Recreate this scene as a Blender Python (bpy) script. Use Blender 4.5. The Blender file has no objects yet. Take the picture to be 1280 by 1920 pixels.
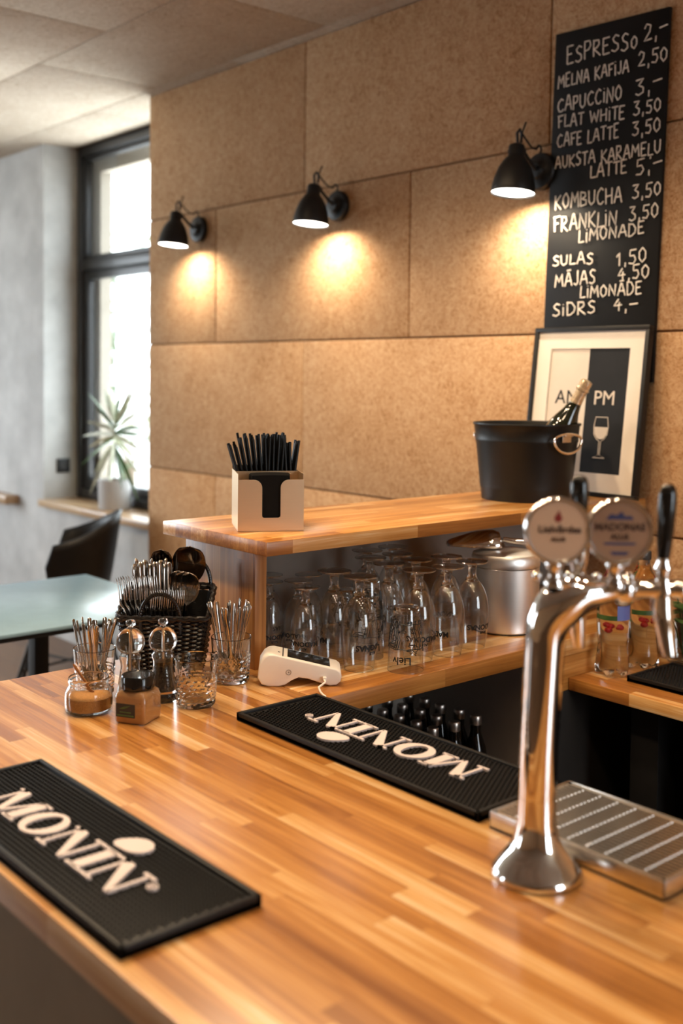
import bpy, bmesh, math, random
from math import sin, cos, pi, radians, sqrt, atan2
from mathutils import Vector, Matrix
random.seed(11)
C = bpy.context.scene.collection
SC = bpy.context.scene
R = radians

# ------------------------------------------------------------------ camera
EYE = 1.485                       # eye height above the floor
FPX, CYPX = 2041.4, 779.3         # focal length and principal row in 1280x1920 pixels
YAW, PITCH, ROLL = 0.859329, -0.03829469, 0.01037463
_d = Vector((-sin(YAW), cos(YAW), 0)); _r = Vector((cos(YAW), sin(YAW), 0)); _u = Vector((0, 0, 1))
_d2 = _d*cos(PITCH) + _u*sin(PITCH); _u2 = _u*cos(PITCH) - _d*sin(PITCH)
_r3 = _r*cos(ROLL) + _u2*sin(ROLL); _u3 = _u2*cos(ROLL) - _r*sin(ROLL)
EYEV = Vector((0, 0, EYE))
cam = bpy.data.cameras.new('camera'); camo = bpy.data.objects.new('camera', cam); C.objects.link(camo)
camo.matrix_world = Matrix(((_r3.x, _u3.x, -_d2.x, 0), (_r3.y, _u3.y, -_d2.y, 0), (_r3.z, _u3.z, -_d2.z, EYE), (0, 0, 0, 1)))
cam.sensor_fit = 'HORIZONTAL'; cam.sensor_width = 24; cam.lens = FPX/1280*24
cam.shift_x = 0; cam.shift_y = (CYPX-960)/1280
cam.clip_start = .02; cam.clip_end = 200
cam.dof.use_dof = True; cam.dof.focus_distance = 2.2; cam.dof.aperture_fstop = 2.5
SC.camera = camo
# ------------------------------------------------------------------ view + world + lamps
vs = SC.view_settings
SC.display_settings.display_device = 'sRGB'
vs.view_transform = 'Standard'; vs.look = 'None'; vs.gamma = 1; vs.use_curve_mapping = False
vs.exposure = 0.0
cy = SC.cycles
cy.max_bounces = 24; cy.transmission_bounces = 20; cy.transparent_max_bounces = 40; cy.glossy_bounces = 6; cy.diffuse_bounces = 4
cy.caustics_reflective = False; cy.caustics_refractive = True; cy.sample_clamp_indirect = 8; cy.use_denoising = True
w = bpy.data.worlds.new('World'); SC.world = w; w.use_nodes = True
wb = w.node_tree.nodes['Background']; wb.inputs[0].default_value = (.86, .94, 1, 1); wb.inputs[1].default_value = 9.0
YW = 2.64                         # face of the panelled back wall
CEIL = EYE + 1.274

def lamp(name, kind, loc, energy, color, **k):
    l = bpy.data.lights.new(name, kind); l.energy = energy; l.color = color
    for a, b in k.items(): setattr(l, a, b)
    o = bpy.data.objects.new(name, l); o.location = loc; C.objects.link(o); return o
def portal(loc, rot, sx, sy):
    l = bpy.data.lights.new('window_daylight', 'AREA'); l.shape = 'RECTANGLE'; l.size = sx; l.size_y = sy
    l.cycles.is_portal = True
    o = bpy.data.objects.new('window_daylight', l); o.location = loc; o.rotation_euler = rot; C.objects.link(o)
portal((-5.1, 2.93, 1.75), (R(-90), 0, 0), 1.6, 2.0)
portal((-7.95, .3, 1.65), (0, R(-90), 0), 1.9, 3.0)
portal((-6.3, -3.45, 1.6), (R(90), 0, 0), 1.4, 2.0)
portal((2.95, 1.75, 1.65), (0, R(90), 0), 1.9, 1.3)
# area lamp added as bounce off sunlit paving, up on reveal and ceiling
lamp('paving_bounce_lamp', 'AREA', (-5.8, 4.7, -.28), 1000, (.93, .97, 1), shape='RECTANGLE', size=5.0, size_y=2.8).rotation_euler = (R(180), 0, 0)
# rows of warm ceiling spots over the bar
WARM = (1, .74, .47)
for i, (x, y) in enumerate([(-2.95, .66), (-2.4, .69), (-1.85, .72), (-1.3, .75), (-.75, .78), (-.2, .81), (.35, .84), (-2.6, 1.3), (-2.05, 1.34), (-1.5, 1.38), (-.95, 1.42), (-.4, 1.46)]):
    lamp('ceiling_spot', 'SPOT', (x, y, CEIL-.06), 37 if x < -1.4 else 12, WARM, spot_size=R(138), spot_blend=.5, shadow_soft_size=.04)

# ------------------------------------------------------------------ helpers
def ray(x, y): return _r3*((x-640)/FPX) - _u3*((y-CYPX)/FPX) + _d2
def on_y(x, y, Y): r = ray(x, y); return EYEV + r*(Y/r.y)
def on_x(x, y, X): r = ray(x, y); return EYEV + r*(X/r.x)
def on_z(x, y, Z): r = ray(x, y); return EYEV + r*((Z-EYE)/r.z)

class MB:
    def __init__(s): s.v = []; s.f = []
    def add(s, vs, fs, M=None):
        n = len(s.v)
        s.v += [tuple(M @ Vector(p)) if M is not None else tuple(p) for p in vs]
        s.f += [[i+n for i in f] for f in fs]; return s
    def box(s, c, d, rz=0, bev=0, M=None):
        x, y, z = d[0]/2, d[1]/2, d[2]/2
        T = Matrix.Translation(c) @ Matrix.Rotation(rz, 4, 'Z')
        if M is not None: T = M @ T
        if bev:
            bm = bmesh.new(); bmesh.ops.create_cube(bm, size=1)
            for v in bm.verts: v.co = (v.co.x*d[0], v.co.y*d[1], v.co.z*d[2])
            bmesh.ops.bevel(bm, geom=bm.edges[:], offset=bev, segments=2, affect='EDGES', profile=.5)
            bm.verts.index_update(); s.add([v.co for v in bm.verts], [[v.index for v in f.verts] for f in bm.faces], T); bm.free(); return s
        vs = [(a, b, e) for e in (-z, z) for b in (-y, y) for a in (-x, x)]
        return s.add(vs, [(0, 2, 3, 1), (4, 5, 7, 6), (0, 1, 5, 4), (2, 6, 7, 3), (0, 4, 6, 2), (1, 3, 7, 5)], T)
    def bb(s, x0, x1, y0, y1, z0, z1, bev=0): return s.box(((x0+x1)/2, (y0+y1)/2, (z0+z1)/2), (x1-x0, y1-y0, z1-z0), 0, bev)
    def lathe(s, prof, n=32, M=None, sq=None):
        vs = []; fs = []; m = len(prof)
        for i in range(n):
            a = 2*pi*i/n
            for r, z in prof: vs.append((r*cos(a), r*sin(a), z))
        for i in range(n):
            j = (i+1) % n
            for k in range(m-1):
                a, b, c, d = i*m+k, j*m+k, j*m+k+1, i*m+k+1
                if prof[k][0] < 1e-7: fs.append((a, c, d))
                elif prof[k+1][0] < 1e-7: fs.append((a, b, d))
                else: fs.append((a, b, c, d))
        return s.add(vs, fs, M)
    def tube(s, path, r, n=8, closed=False, cap=True, M=None, flat=None):
        P = [Vector(p) for p in path]; m = len(P)
        rr = r if isinstance(r, (list, tuple)) else [r]*m
        vs = []; fs = []; up = None
        for i in range(m):
            t = (P[(i+1) % m]-P[i-1]) if closed else (P[min(i+1, m-1)]-P[max(i-1, 0)])
            if t.length < 1e-9: t = Vector((0, 0, 1))
            t.normalize()
            if up is None:
                up = Vector((0, 0, 1)) if abs(t.z) < .9 else Vector((1, 0, 0))
                if flat is not None: up = Vector(flat)
            up = up - t*up.dot(t)
            if up.length < 1e-6: up = t.orthogonal()
            up.normalize(); side = t.cross(up)
            a_, b_ = rr[i] if isinstance(rr[i], (list, tuple)) else (rr[i], rr[i])
            for k in range(n):
                a = 2*pi*k/n; vs.append(P[i] + side*(a_*cos(a)) + up*(b_*sin(a)))
        for i in range(m if closed else m-1):
            j = (i+1) % m
            for k in range(n): fs.append((i*n+k, i*n+(k+1) % n, j*n+(k+1) % n, j*n+k))
        if cap and not closed: fs.append(tuple(range(n))[::-1]); fs.append(tuple((m-1)*n+k for k in range(n)))
        return s.add(vs, fs, M)
    def prism(s, poly, z0, z1, M=None):
        n = len(poly); vs = [(p[0], p[1], z0) for p in poly]+[(p[0], p[1], z1) for p in poly]
        fs = [tuple(range(n))[::-1], tuple(range(n, 2*n))]+[(i, (i+1) % n, n+(i+1) % n, n+i) for i in range(n)]
        return s.add(vs, fs, M)
    def ring(s, outer, inner, z0, z1, M=None):
        n = len(outer); vs = [(*p, z0) for p in outer]+[(*p, z0) for p in inner]+[(*p, z1) for p in outer]+[(*p, z1) for p in inner]; fs = []
        for i in range(n):
            j = (i+1) % n
            fs += [(i, n+i, n+j, j), (2*n+i, 2*n+j, 3*n+j, 3*n+i), (i, j, 2*n+j, 2*n+i), (n+i, 3*n+i, 3*n+j, n+j)]
        return s.add(vs, fs, M)
    def sphere(s, c, r, n=16, m=10, sc=(1, 1, 1)):
        return s.lathe([(r*sin(pi*k/m), -r*cos(pi*k/m)) for k in range(m+1)], n, Matrix.Translation(c) @ Matrix.Diagonal((*sc, 1)))
    def build(s, name, mat, parent=None, ang=40, flat=False, loc=None, rz=0):
        me = bpy.data.meshes.new(name); me.from_pydata(s.v, [], s.f)
        bm = bmesh.new(); bm.from_mesh(me); bmesh.ops.recalc_face_normals(bm, faces=bm.faces[:]); bm.to_mesh(me); bm.free()
        if not flat:
            me.shade_smooth(); me.set_sharp_from_angle(angle=R(ang))
        me.materials.append(mat); o = bpy.data.objects.new(name, me); C.objects.link(o)
        if parent is not None: o.parent = parent
        if loc is not None: o.location = loc
        if rz: o.rotation_euler = (0, 0, rz)
        return o
def tag(o, label, cat, group=None, kind=None):
    o['label'] = label; o['category'] = cat
    if group: o['group'] = group
    if kind: o['kind'] = kind
    return o
def thing(name, label, cat, loc=(0, 0, 0), rz=0, group=None):
    o = bpy.data.objects.new(name, None); o.empty_display_size = .03; C.objects.link(o); o.location = loc; o.rotation_euler = (0, 0, rz)
    return tag(o, label, cat, group)
def struct(o): o['kind'] = 'structure'; return o
def dup(root, loc, rz=None, label=None, group=None):
    r = root.copy(); C.objects.link(r); r.location = loc
    if rz is not None: r.rotation_euler = (0, 0, rz) if not isinstance(rz, tuple) else rz
    if label: r['label'] = label
    if group: r['group'] = group
    for ch in list(root.children):
        c = ch.copy(); C.objects.link(c); c.parent = r
        for g in list(ch.children):
            d = g.copy(); C.objects.link(d); d.parent = c
    return r
def text_mb(body, size, depth=.0006, bold=0, align='CENTER'):
    cu = bpy.data.curves.new('t', 'FONT'); cu.body = body; cu.size = size; cu.extrude = depth; cu.align_x = align; cu.offset = bold; cu.resolution_u = 3
    o = bpy.data.objects.new('t', cu); C.objects.link(o); bpy.context.view_layer.update()
    me = bpy.data.meshes.new_from_object(o.evaluated_get(bpy.context.evaluated_depsgraph_get()))
    m = MB(); m.add([v.co.copy() for v in me.vertices], [tuple(p.vertices) for p in me.polygons])
    bpy.data.objects.remove(o); bpy.data.curves.remove(cu); bpy.data.meshes.remove(me); return m

# ------------------------------------------------------------------ materials
def new_mat(name):
    m = bpy.data.materials.new(name); m.use_nodes = True; nt = m.node_tree; nt.nodes.clear()
    out = nt.nodes.new('ShaderNodeOutputMaterial'); return m, nt, out
def N(nt, t, **k):
    n = nt.nodes.new(t)
    for a, b in k.items():
        if a == 'op': n.operation = b
        else: setattr(n, a, b)
    return n
def mth(nt, op, a, b=None, c=None):
    n = nt.nodes.new('ShaderNodeMath'); n.operation = op
    for i, x in enumerate((a, b, c)):
        if x is None: continue
        if isinstance(x, (int, float)): n.inputs[i].default_value = x
        else: nt.links.new(x, n.inputs[i])
    return n.outputs[0]
def ramp(nt, fac, stops):
    n = nt.nodes.new('ShaderNodeValToRGB'); nt.links.new(fac, n.inputs[0]); e = n.color_ramp.elements
    while len(e) < len(stops): e.new(.5)
    for x, (p, c) in zip(e, stops): x.position = p; x.color = (*c, 1)
    return n.outputs[0]
def bsdf(nt, out, color=None, rough=.5, metal=0, **k):
    b = nt.nodes.new('ShaderNodeBsdfPrincipled'); nt.links.new(b.outputs[0], out.inputs[0])
    if color is not None:
        if isinstance(color, tuple): b.inputs['Base Color'].default_value = (*color, 1)
        else: nt.links.new(color, b.inputs['Base Color'])
    if isinstance(rough, (int, float)): b.inputs['Roughness'].default_value = rough
    else: nt.links.new(rough, b.inputs['Roughness'])
    b.inputs['Metallic'].default_value = metal
    for a, v in k.items(): b.inputs[a.replace('_', ' ')].default_value = v
    return b
def bump(nt, b, h, strength=.3, dist=.002):
    n = nt.nodes.new('ShaderNodeBump'); n.inputs['Strength'].default_value = strength; n.inputs['Distance'].default_value = dist
    nt.links.new(h, n.inputs['Height']); nt.links.new(n.outputs[0], b.inputs['Normal'])
def obco(nt): return nt.nodes.new('ShaderNodeTexCoord').outputs['Object']
def noise(nt, co, scale, detail=3, rough=.55, dist=0, sc=None):
    if sc:
        mp = nt.nodes.new('ShaderNodeMapping'); mp.inputs['Scale'].default_value = sc; nt.links.new(co, mp.inputs[0]); co = mp.outputs[0]
    n = nt.nodes.new('ShaderNodeTexNoise'); n.inputs['Scale'].default_value = scale; n.inputs['Detail'].default_value = detail
    n.inputs['Roughness'].default_value = rough; n.inputs['Distortion'].default_value = dist; nt.links.new(co, n.inputs['Vector']); return n.outputs[0]
def plain(name, color, rough=.5, metal=0, var=.12, scale=14, bmp=0, bscale=200, **k):
    """one colour broken by a faint noise, optional fine bump"""
    m, nt, out = new_mat(name); co = obco(nt); nz = noise(nt, co, scale)
    lo = tuple(max(0, c*(1-var)) for c in color); hi = tuple(min(1, c*(1+var)) for c in color)
    b = bsdf(nt, out, ramp(nt, nz, [(.3, lo), (.7, hi)]), rough, metal, **k)
    if bmp: bump(nt, b, noise(nt, co, bscale, 2), bmp, .001)
    return m
def wood(name, along='X', across='Y', w=.031, L=.36, stops=None, rough=.3, coat=.4, seed=0.):
    m, nt, out = new_mat(name); co = obco(nt); sp = nt.nodes.new('ShaderNodeSeparateXYZ'); nt.links.new(co, sp.inputs[0])
    u, v = sp.outputs[along], sp.outputs[across]
    vv = mth(nt, 'ADD', mth(nt, 'DIVIDE', v, w), 13.37+seed); row = mth(nt, 'FLOOR', vv)
    wn = N(nt, 'ShaderNodeTexWhiteNoise', noise_dimensions='1D'); nt.links.new(row, wn.inputs['W'])
    uu = mth(nt, 'ADD', mth(nt, 'DIVIDE', u, L), mth(nt, 'MULTIPLY', wn.outputs[0], 17.))
    cell = mth(nt, 'FLOOR', uu)
    cx = nt.nodes.new('ShaderNodeCombineXYZ'); nt.links.new(row, cx.inputs[0]); nt.links.new(cell, cx.inputs[1])
    w2 = N(nt, 'ShaderNodeTexWhiteNoise', noise_dimensions='2D'); nt.links.new(cx.outputs[0], w2.inputs['Vector'])
    tone = w2.outputs[0]
    # grain: long streaks shifted per stave
    cg = nt.nodes.new('ShaderNodeCombineXYZ')
    nt.links.new(mth(nt, 'ADD', mth(nt, 'MULTIPLY', u, 2.2), mth(nt, 'MULTIPLY', tone, 40)), cg.inputs[0])
    nt.links.new(mth(nt, 'MULTIPLY', v, 70), cg.inputs[1])
    oth = [a for a in 'XYZ' if a not in (along, across)][0]
    nt.links.new(mth(nt, 'MULTIPLY', sp.outputs[oth], 70), cg.inputs[2])
    g = noise(nt, cg.outputs[0], 1., 5, .65, .8)
    cg2 = nt.nodes.new('ShaderNodeCombineXYZ'); nt.links.new(mth(nt, 'MULTIPLY', u, 1.2), cg2.inputs[0]); nt.links.new(mth(nt, 'ADD', mth(nt, 'MULTIPLY', v, 22), mth(nt, 'MULTIPLY', tone, 30)), cg2.inputs[1])
    g2 = noise(nt, cg2.outputs[0], 1., 3, .6, 1.5)
    cg3 = nt.nodes.new('ShaderNodeCombineXYZ'); nt.links.new(mth(nt, 'ADD', mth(nt, 'MULTIPLY', u, 7), mth(nt, 'MULTIPLY', tone, 90)), cg3.inputs[0]); nt.links.new(mth(nt, 'MULTIPLY', v, 260), cg3.inputs[1]); nt.links.new(mth(nt, 'MULTIPLY', sp.outputs[oth], 260), cg3.inputs[2])
    g3 = noise(nt, cg3.outputs[0], 1., 3, .6, .3)
    t = mth(nt, 'ADD', mth(nt, 'MULTIPLY', tone, .62), mth(nt, 'ADD', mth(nt, 'MULTIPLY', mth(nt, 'SUBTRACT', g, .5), 1.15), mth(nt, 'MULTIPLY', mth(nt, 'SUBTRACT', g2, .5), .8)))
    t = mth(nt, 'ADD', mth(nt, 'ADD', t, mth(nt, 'MULTIPLY', mth(nt, 'SUBTRACT', g3, .5), .5)), .17)
    stops = stops or [(.0, (.25, .085, .014)), (.3, (.39, .155, .032)), (.55, (.54, .245, .060)), (.78, (.68, .38, .14)), (1., (.80, .58, .34))]
    col = ramp(nt, t, stops)
    # joints between staves
    fv = mth(nt, 'FRACT', vv); fu = mth(nt, 'FRACT', uu)
    e = mth(nt, 'MINIMUM', mth(nt, 'MULTIPLY', mth(nt, 'MINIMUM', fv, mth(nt, 'SUBTRACT', 1., fv)), w), mth(nt, 'MULTIPLY', mth(nt, 'MINIMUM', fu, mth(nt, 'SUBTRACT', 1., fu)), L))
    jm = mth(nt, 'MULTIPLY', mth(nt, 'LESS_THAN', e, .0005), .3)
    mx = N(nt, 'ShaderNodeMix', data_type='RGBA'); nt.links.new(jm, mx.inputs['Factor']); nt.links.new(col, mx.inputs['A']); mx.inputs['B'].default_value = (.16, .055, .015, 1)
    rr = mth(nt, 'ADD', mth(nt, 'MULTIPLY', g, .14), rough-.07)
    b = bsdf(nt, out, mx.outputs['Result'], rr, 0, Coat_Weight=coat, Coat_Roughness=.22)
    bump(nt, b, g, .12, .0006)
    return m
def woodwool(name, ca, cb, cc):
    m, nt, out = new_mat(name); co = obco(nt)
    a = noise(nt, co, 46, 5, .75, 1.5); b2 = noise(nt, co, 120, 3, .75, 3.); c = noise(nt, co, 5, 2)
    mp = nt.nodes.new('ShaderNodeMapping'); mp.inputs['Scale'].default_value = (60, 60, 60); nt.links.new(co, mp.inputs[0])
    v = N(nt, 'ShaderNodeTexVoronoi', feature='DISTANCE_TO_EDGE'); v.inputs['Scale'].default_value = 2.2; nt.links.new(mp.outputs[0], v.inputs['Vector'])
    t = mth(nt, 'ADD', mth(nt, 'MULTIPLY', a, .55), mth(nt, 'ADD', mth(nt, 'MULTIPLY', b2, .45), mth(nt, 'MULTIPLY', mth(nt, 'SUBTRACT', c, .5), .1)))
    col = ramp(nt, t, [(.37, ca), (.47, cb), (.58, cc)])
    b = bsdf(nt, out, col, .9); b.inputs['Specular IOR Level'].default_value = .15
    bump(nt, b, mth(nt, 'ADD', b2, mth(nt, 'MULTIPLY', v.outputs[0], .8)), .55, .004)
    return m
def thin_glass(name, tint=(.97, .98, .98), edge=(.62, .66, .66), rough=.0):
    """thin clear wall: see-through, mirror-like only at grazing angles (Schlick)"""
    m, nt, out = new_mat(name); lw = N(nt, 'ShaderNodeLayerWeight'); lw.inputs['Blend'].default_value = .5
    fc = lw.outputs['Facing']; nz = noise(nt, obco(nt), 30); tr = N(nt, 'ShaderNodeBsdfTransparent')
    nt.links.new(ramp(nt, mth(nt, 'ADD', fc, mth(nt, 'MULTIPLY', nz, .04)), [(.62, tint), (1., edge)]), tr.inputs[0])
    gl = N(nt, 'ShaderNodeBsdfGlossy'); gl.inputs['Roughness'].default_value = rough+.03
    fr = mth(nt, 'ADD', mth(nt, 'MULTIPLY', mth(nt, 'POWER', fc, 3.), .85), .11)
    mx = N(nt, 'ShaderNodeMixShader'); nt.links.new(fr, mx.inputs[0]); nt.links.new(tr.outputs[0], mx.inputs[1]); nt.links.new(gl.outputs[0], mx.inputs[2])
    nt.links.new(mx.outputs[0], out.inputs[0]); return m
def solid_glass(name, color=(.97, .98, .97), rough=.0, bmp=0):
    m, nt, out = new_mat(name); nz = noise(nt, obco(nt), 25)
    b = bsdf(nt, out, ramp(nt, nz, [(.3, tuple(c*.98 for c in color)), (.7, color)]), rough, 0, Transmission_Weight=1., IOR=1.48)
    return m
def emit(name, color, s):
    m, nt, out = new_mat(name); e = N(nt, 'ShaderNodeEmission'); e.inputs[1].default_value = s
    nt.links.new(ramp(nt, noise(nt, obco(nt), 20), [(.2, tuple(c*.97 for c in color)), (.8, color)]), e.inputs[0]); nt.links.new(e.outputs[0], out.inputs[0]); return m

M = {}
M['oak_x'] = wood('oak_staves_lengthwise', 'X', 'Y')
M['oak_y'] = wood('oak_staves_crosswise', 'Y', 'X', seed=5)
M['oak_z'] = wood('oak_staves_upright', 'Z', 'X', w=.03, seed=9, rough=.4, coat=.1, stops=[(.0, (.20, .075, .02)), (.35, (.36, .155, .047)), (.65, (.50, .245, .083)), (1., (.62, .35, .14))])
M['sill'] = wood('pale_oak', 'X', 'Y', w=.05, L=.8, seed=2, rough=.35, stops=[(0, (.30, .17, .08)), (.5, (.46, .29, .15)), (1, (.56, .39, .23))])
M['floorwood'] = wood('brown_floorboards', 'X', 'Y', w=.16, L=1.4, seed=3, rough=.4, coat=.05, stops=[(0, (.085, .045, .024)), (.5, (.15, .082, .045)), (1, (.21, .125, .072))])
M['wool_wall'] = woodwool('wood_wool_wall', (.27, .125, .045), (.50, .295, .152), (.62, .42, .255))
M['wool_ceil'] = woodwool('wood_wool_ceiling', (.31, .215, .135), (.52, .43, .335), (.64, .57, .48))
M['groove'] = plain('joint_brown', (.17, .08, .028), .9)  # dark brown backing that shows in the panel joints
M['concrete'] = plain('grey_concrete', (.50, .50, .49), .8, var=.16, scale=5, bmp=.2, bscale=80)
M['cream'] = plain('cream_render', (.30, .26, .21), .8, var=.06)
M['paint_white'] = plain('off_white_paint', (.6, .58, .55), .7)
M['black_frame'] = plain('black_window_profile', (.018, .018, .019), .35)
M['pane'] = thin_glass('window_pane', (.98, .99, .98), (.8, .85, .83))
M['khaki'] = plain('khaki_panel', (.27, .215, .14), .55, var=.06)
M['greypanel'] = plain('grey_laminate', (.25, .21, .175), .6, var=.06)
M['dark'] = plain('charcoal_board', (.02, .017, .015), .6)
M['steel'] = plain('stainless_steel', (.62, .60, .57), .25, 1, var=.06, scale=60)
def brushed(name, col, r0=.25, sc=(2, 2, 400), an=.5):
    m, nt, out = new_mat(name); co = obco(nt); g = noise(nt, co, 1, 3, .6, 0, sc)
    b = bsdf(nt, out, ramp(nt, g, [(.25, tuple(c*.95 for c in col)), (.75, col)]), mth(nt, 'ADD', mth(nt, 'MULTIPLY', g, .1), r0-.05), 1, Anisotropic=an); return m
M['brushed_pot'] = brushed('brushed_aluminium', (.90, .88, .85), .36)
M['brushed_box'] = brushed('warm_tinted_steel', (.92, .70, .46), .34, (8, 8, 500), 0.)  # steel tinted gold: warm reflections put into the base colour
M['chrome'] = plain('polished_chrome', (.86, .85, .84), .045, 1, var=.02)
M['cutlery'] = plain('polished_cutlery_steel', (.50, .47, .43), .12, 1, var=.05, scale=40)
M['dark_steel'] = plain('dark_polished_steel', (.07, .055, .045), .1, 1)
M['rubber'] = plain('black_bar_rubber', (.006, .006, .0065), .5, bmp=.1, Specular_IOR_Level=.28)
M['letter'] = plain('raised_white_rubber', (.70, .61, .60), .5, var=.03)
M['blackmetal'] = plain('matt_black_metal', (.009, .0085, .0085), .45, var=.2, Specular_IOR_Level=.3)
M['blackgloss'] = plain('glossy_black_plastic', (.008, .008, .008), .1)
M['wicker'] = plain('black_wicker', (.011, .009, .008), .26, var=.3, scale=90)
M['straw'] = plain('black_straw_plastic', (.004, .004, .004), .35, Specular_IOR_Level=.22)
M['napkin'] = plain('black_napkin_paper', (.006, .0055, .0055), .85, bmp=.2, Specular_IOR_Level=.1)
M['goblet'] = thin_glass('beer_glass_bowl', (.97, .98, .98), (.84, .87, .87))
M['clear'] = solid_glass('clear_solid_glass')
M['thick'] = thin_glass('cut_glass_wall', (.96, .97, .96), (.42, .43, .42))
M['acrylic'] = thin_glass('clear_acrylic', (.95, .95, .94), (.35, .35, .35))
M['print'] = plain('black_glass_print', (.006, .006, .006), .5)
M['whiteplastic'] = plain('white_terminal_plastic', (.80, .74, .67), .35, var=.03)
M['screen'] = plain('dark_display_glass', (.015, .014, .013), .12)
M['sugar'] = plain('brown_sugar', (.42, .20, .06), .9, var=.4, scale=900, bmp=.6, bscale=900)
M['cinnamon'] = plain('cinnamon_powder', (.40, .20, .075), .9, var=.1, scale=60)
M['salt'] = plain('coarse_salt', (.80, .78, .74), .8, var=.2, scale=400)
M['pepper'] = plain('peppercorns', (.035, .022, .015), .7, var=.9, scale=300, bmp=.8, bscale=320)
M['spoonwood'] = plain('brown_wooden_spoon', (.32, .13, .04), .5)
M['chalkboard'] = plain('black_chalkboard', (.008, .0075, .0075), .55, var=.25, scale=6, Specular_IOR_Level=.18)
M['chalk'] = plain('white_chalk', (.74, .68, .60), .9, var=.25, scale=160)
M['paper'] = plain('cream_paper', (.62, .54, .46), .6, var=.03)
M['matboard'] = plain('white_mount_board', (.72, .65, .57), .7, var=.03)
M['ink'] = plain('charcoal_ink', (.014, .015, .018), .7, Specular_IOR_Level=.2)
M['greyink'] = plain('grey_ink', (.30, .25, .21), .6)
M['bucket'] = plain('black_painted_bucket', (.007, .007, .007), .42, Specular_IOR_Level=.3)
M['bottleglass'] = plain('dark_green_bottle', (.01, .012, .006), .06, Coat_Weight=.5)
M['foil'] = plain('pale_gold_foil', (.80, .62, .42), .28, .8, var=.3, scale=120, bmp=.4, bscale=160)
M['darkbottle'] = plain('dark_brown_bottle', (.006, .004, .003), .07)
M['cap'] = plain('silver_crown_cap', (.55, .50, .46), .35, 1)
M['label'] = plain('pale_pink_label', (.50, .34, .30), .7)
M['water'] = solid_glass('water_filled_plastic', (.97, .97, .96)); M['water'].node_tree.nodes['Principled BSDF'].inputs['IOR'].default_value = 1.33
M['labelwrap'] = plain('blue_red_label', (.12, .17, .5), .5)
M['berry'] = plain('red_berry_print', (.5, .02, .015), .5, var=.5, scale=40)
M['leaf'] = plain('green_leaf', (.045, .10, .025), .45, var=.4, scale=20)
M['paleleaf'] = plain('pale_striped_leaf', (.42, .43, .32), .45, var=.4, scale=25)
M['outleaf'] = plain('sunlit_leaf', (.07, .11, .045), .6, var=.4, scale=3)
M['bark'] = plain('bark', (.2, .15, .1), .9)
M['pot'] = plain('grey_ceramic_pot', (.36, .345, .335), .6, var=.03)
M['soil'] = plain('potting_soil', (.05, .035, .025), .95)
M['tabletop'] = plain('sky_tinted_tabletop', (.25, .41, .55), .2, var=.04)  # blue of the reflected sky put into the base colour
M['chairshell'] = plain('black_chair_shell', (.008, .0075, .0075), .42, Specular_IOR_Level=.3)
M['lampglow'] = emit('lit_lamp_opening', (1, .93, .82), 14)
M['badge'] = plain('cream_badge', (.60, .43, .30), .35, var=.03)
M['badge_dark'] = plain('brown_badge', (.30, .19, .125), .35, var=.15)
M['red'] = plain('dark_red_ink', (.22, .02, .015), .5)
M['navy'] = plain('navy_ink', (.03, .04, .12), .5)
M['brownink'] = plain('dark_brown_ink', (.05, .025, .015), .5)
M['ground'] = plain('pale_paving', (.6, .6, .58), .9)

# ------------------------------------------------------------------ the room
H = CEIL
fl = MB().bb(-8.2, 3.2, -3.7, 3.0, -.1, 0).build('floor', M['floorwood'], flat=True); struct(fl)
def panels(name, rows, mat, mk, joint=.005, bev=.004):
    m = MB()
    for r in rows: mk(m, *r)
    return m.build(name, mat, ang=50)
# panelled back wall
XE = -4.446
seams = [EYE+1.274, EYE+.70, EYE+.127, EYE-.442, EYE-1.01, 0]
offs = [-3.295, -3.895, -3.297, -3.895, -3.297]
m = MB()
for k in range(5):
    x = offs[k]
    xs = sorted({XE} | {round(x+1.183*i, 3) for i in range(-1, 6) if XE+.1 < x+1.183*i < 2.4} | {2.6})
    for a, b in zip(xs[:-1], xs[1:]): m.bb(a+.003, b-.003, YW, YW+.03, seams[k+1]+.003, seams[k]-.003, .003)
wbk = m.build('wall_back', M['wool_wall'], ang=50); struct(wbk)
core = MB().bb(XE+.004, 2.6, YW+.008, 2.93, .002, H-.002).build('wall_core', M['groove'], wbk, flat=True); struct(core)
# ceiling panels with joints (runs through to the window)
m = MB()
ys = [2.59+.355, 2.59, 2.025, 1.46, .895, .33, -.235, -.8, -1.365, -1.93, -2.495, -3.06, -3.6]
for j in range(len(ys)-1):
    o = -4.30 if j % 2 else -3.72
    xs = sorted({-8.1, 3.1} | {round(o+1.183*i, 3) for i in range(-3, 6) if -8 < o+1.183*i < 3})
    for a, b in zip(xs[:-1], xs[1:]): m.bb(a+.002, b-.002, ys[j+1]+.002, ys[j]-.002, H, H+.03, .003)
ce = m.build('ceiling', M['wool_ceil'], ang=50); struct(ce)
struct(MB().bb(-8.2, 3.2, -3.7, 3.0, H+.012, H+.12).build('slab', M['groove'], ce, flat=True))
# window wall: concrete pier, low wall under the sill
XR, YP, YG = -5.77, 2.748, 2.957
m = MB().bb(-8.1, XR, YP, 3.0, 0, H-.001).bb(XR, -4.2, YP, 3.0, 0, EYE-.765)
struct(m.build('wall_window', M['concrete'], flat=True))
# outer masonry reveal seen through the panes
m = MB().bb(-7.5, -5.615, 3.02, 3.09, 0, 3.2).bb(-5.615, -3.9, 3.02, 3.09, 2.615, 3.2)
struct(m.build('trim_1', M['cream'], flat=True))
struct(MB().bb(XR+.002, -4.2, 2.71, 2.955, EYE-.765, EYE-.727, .004).build('window_sill', M['sill']))
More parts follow.
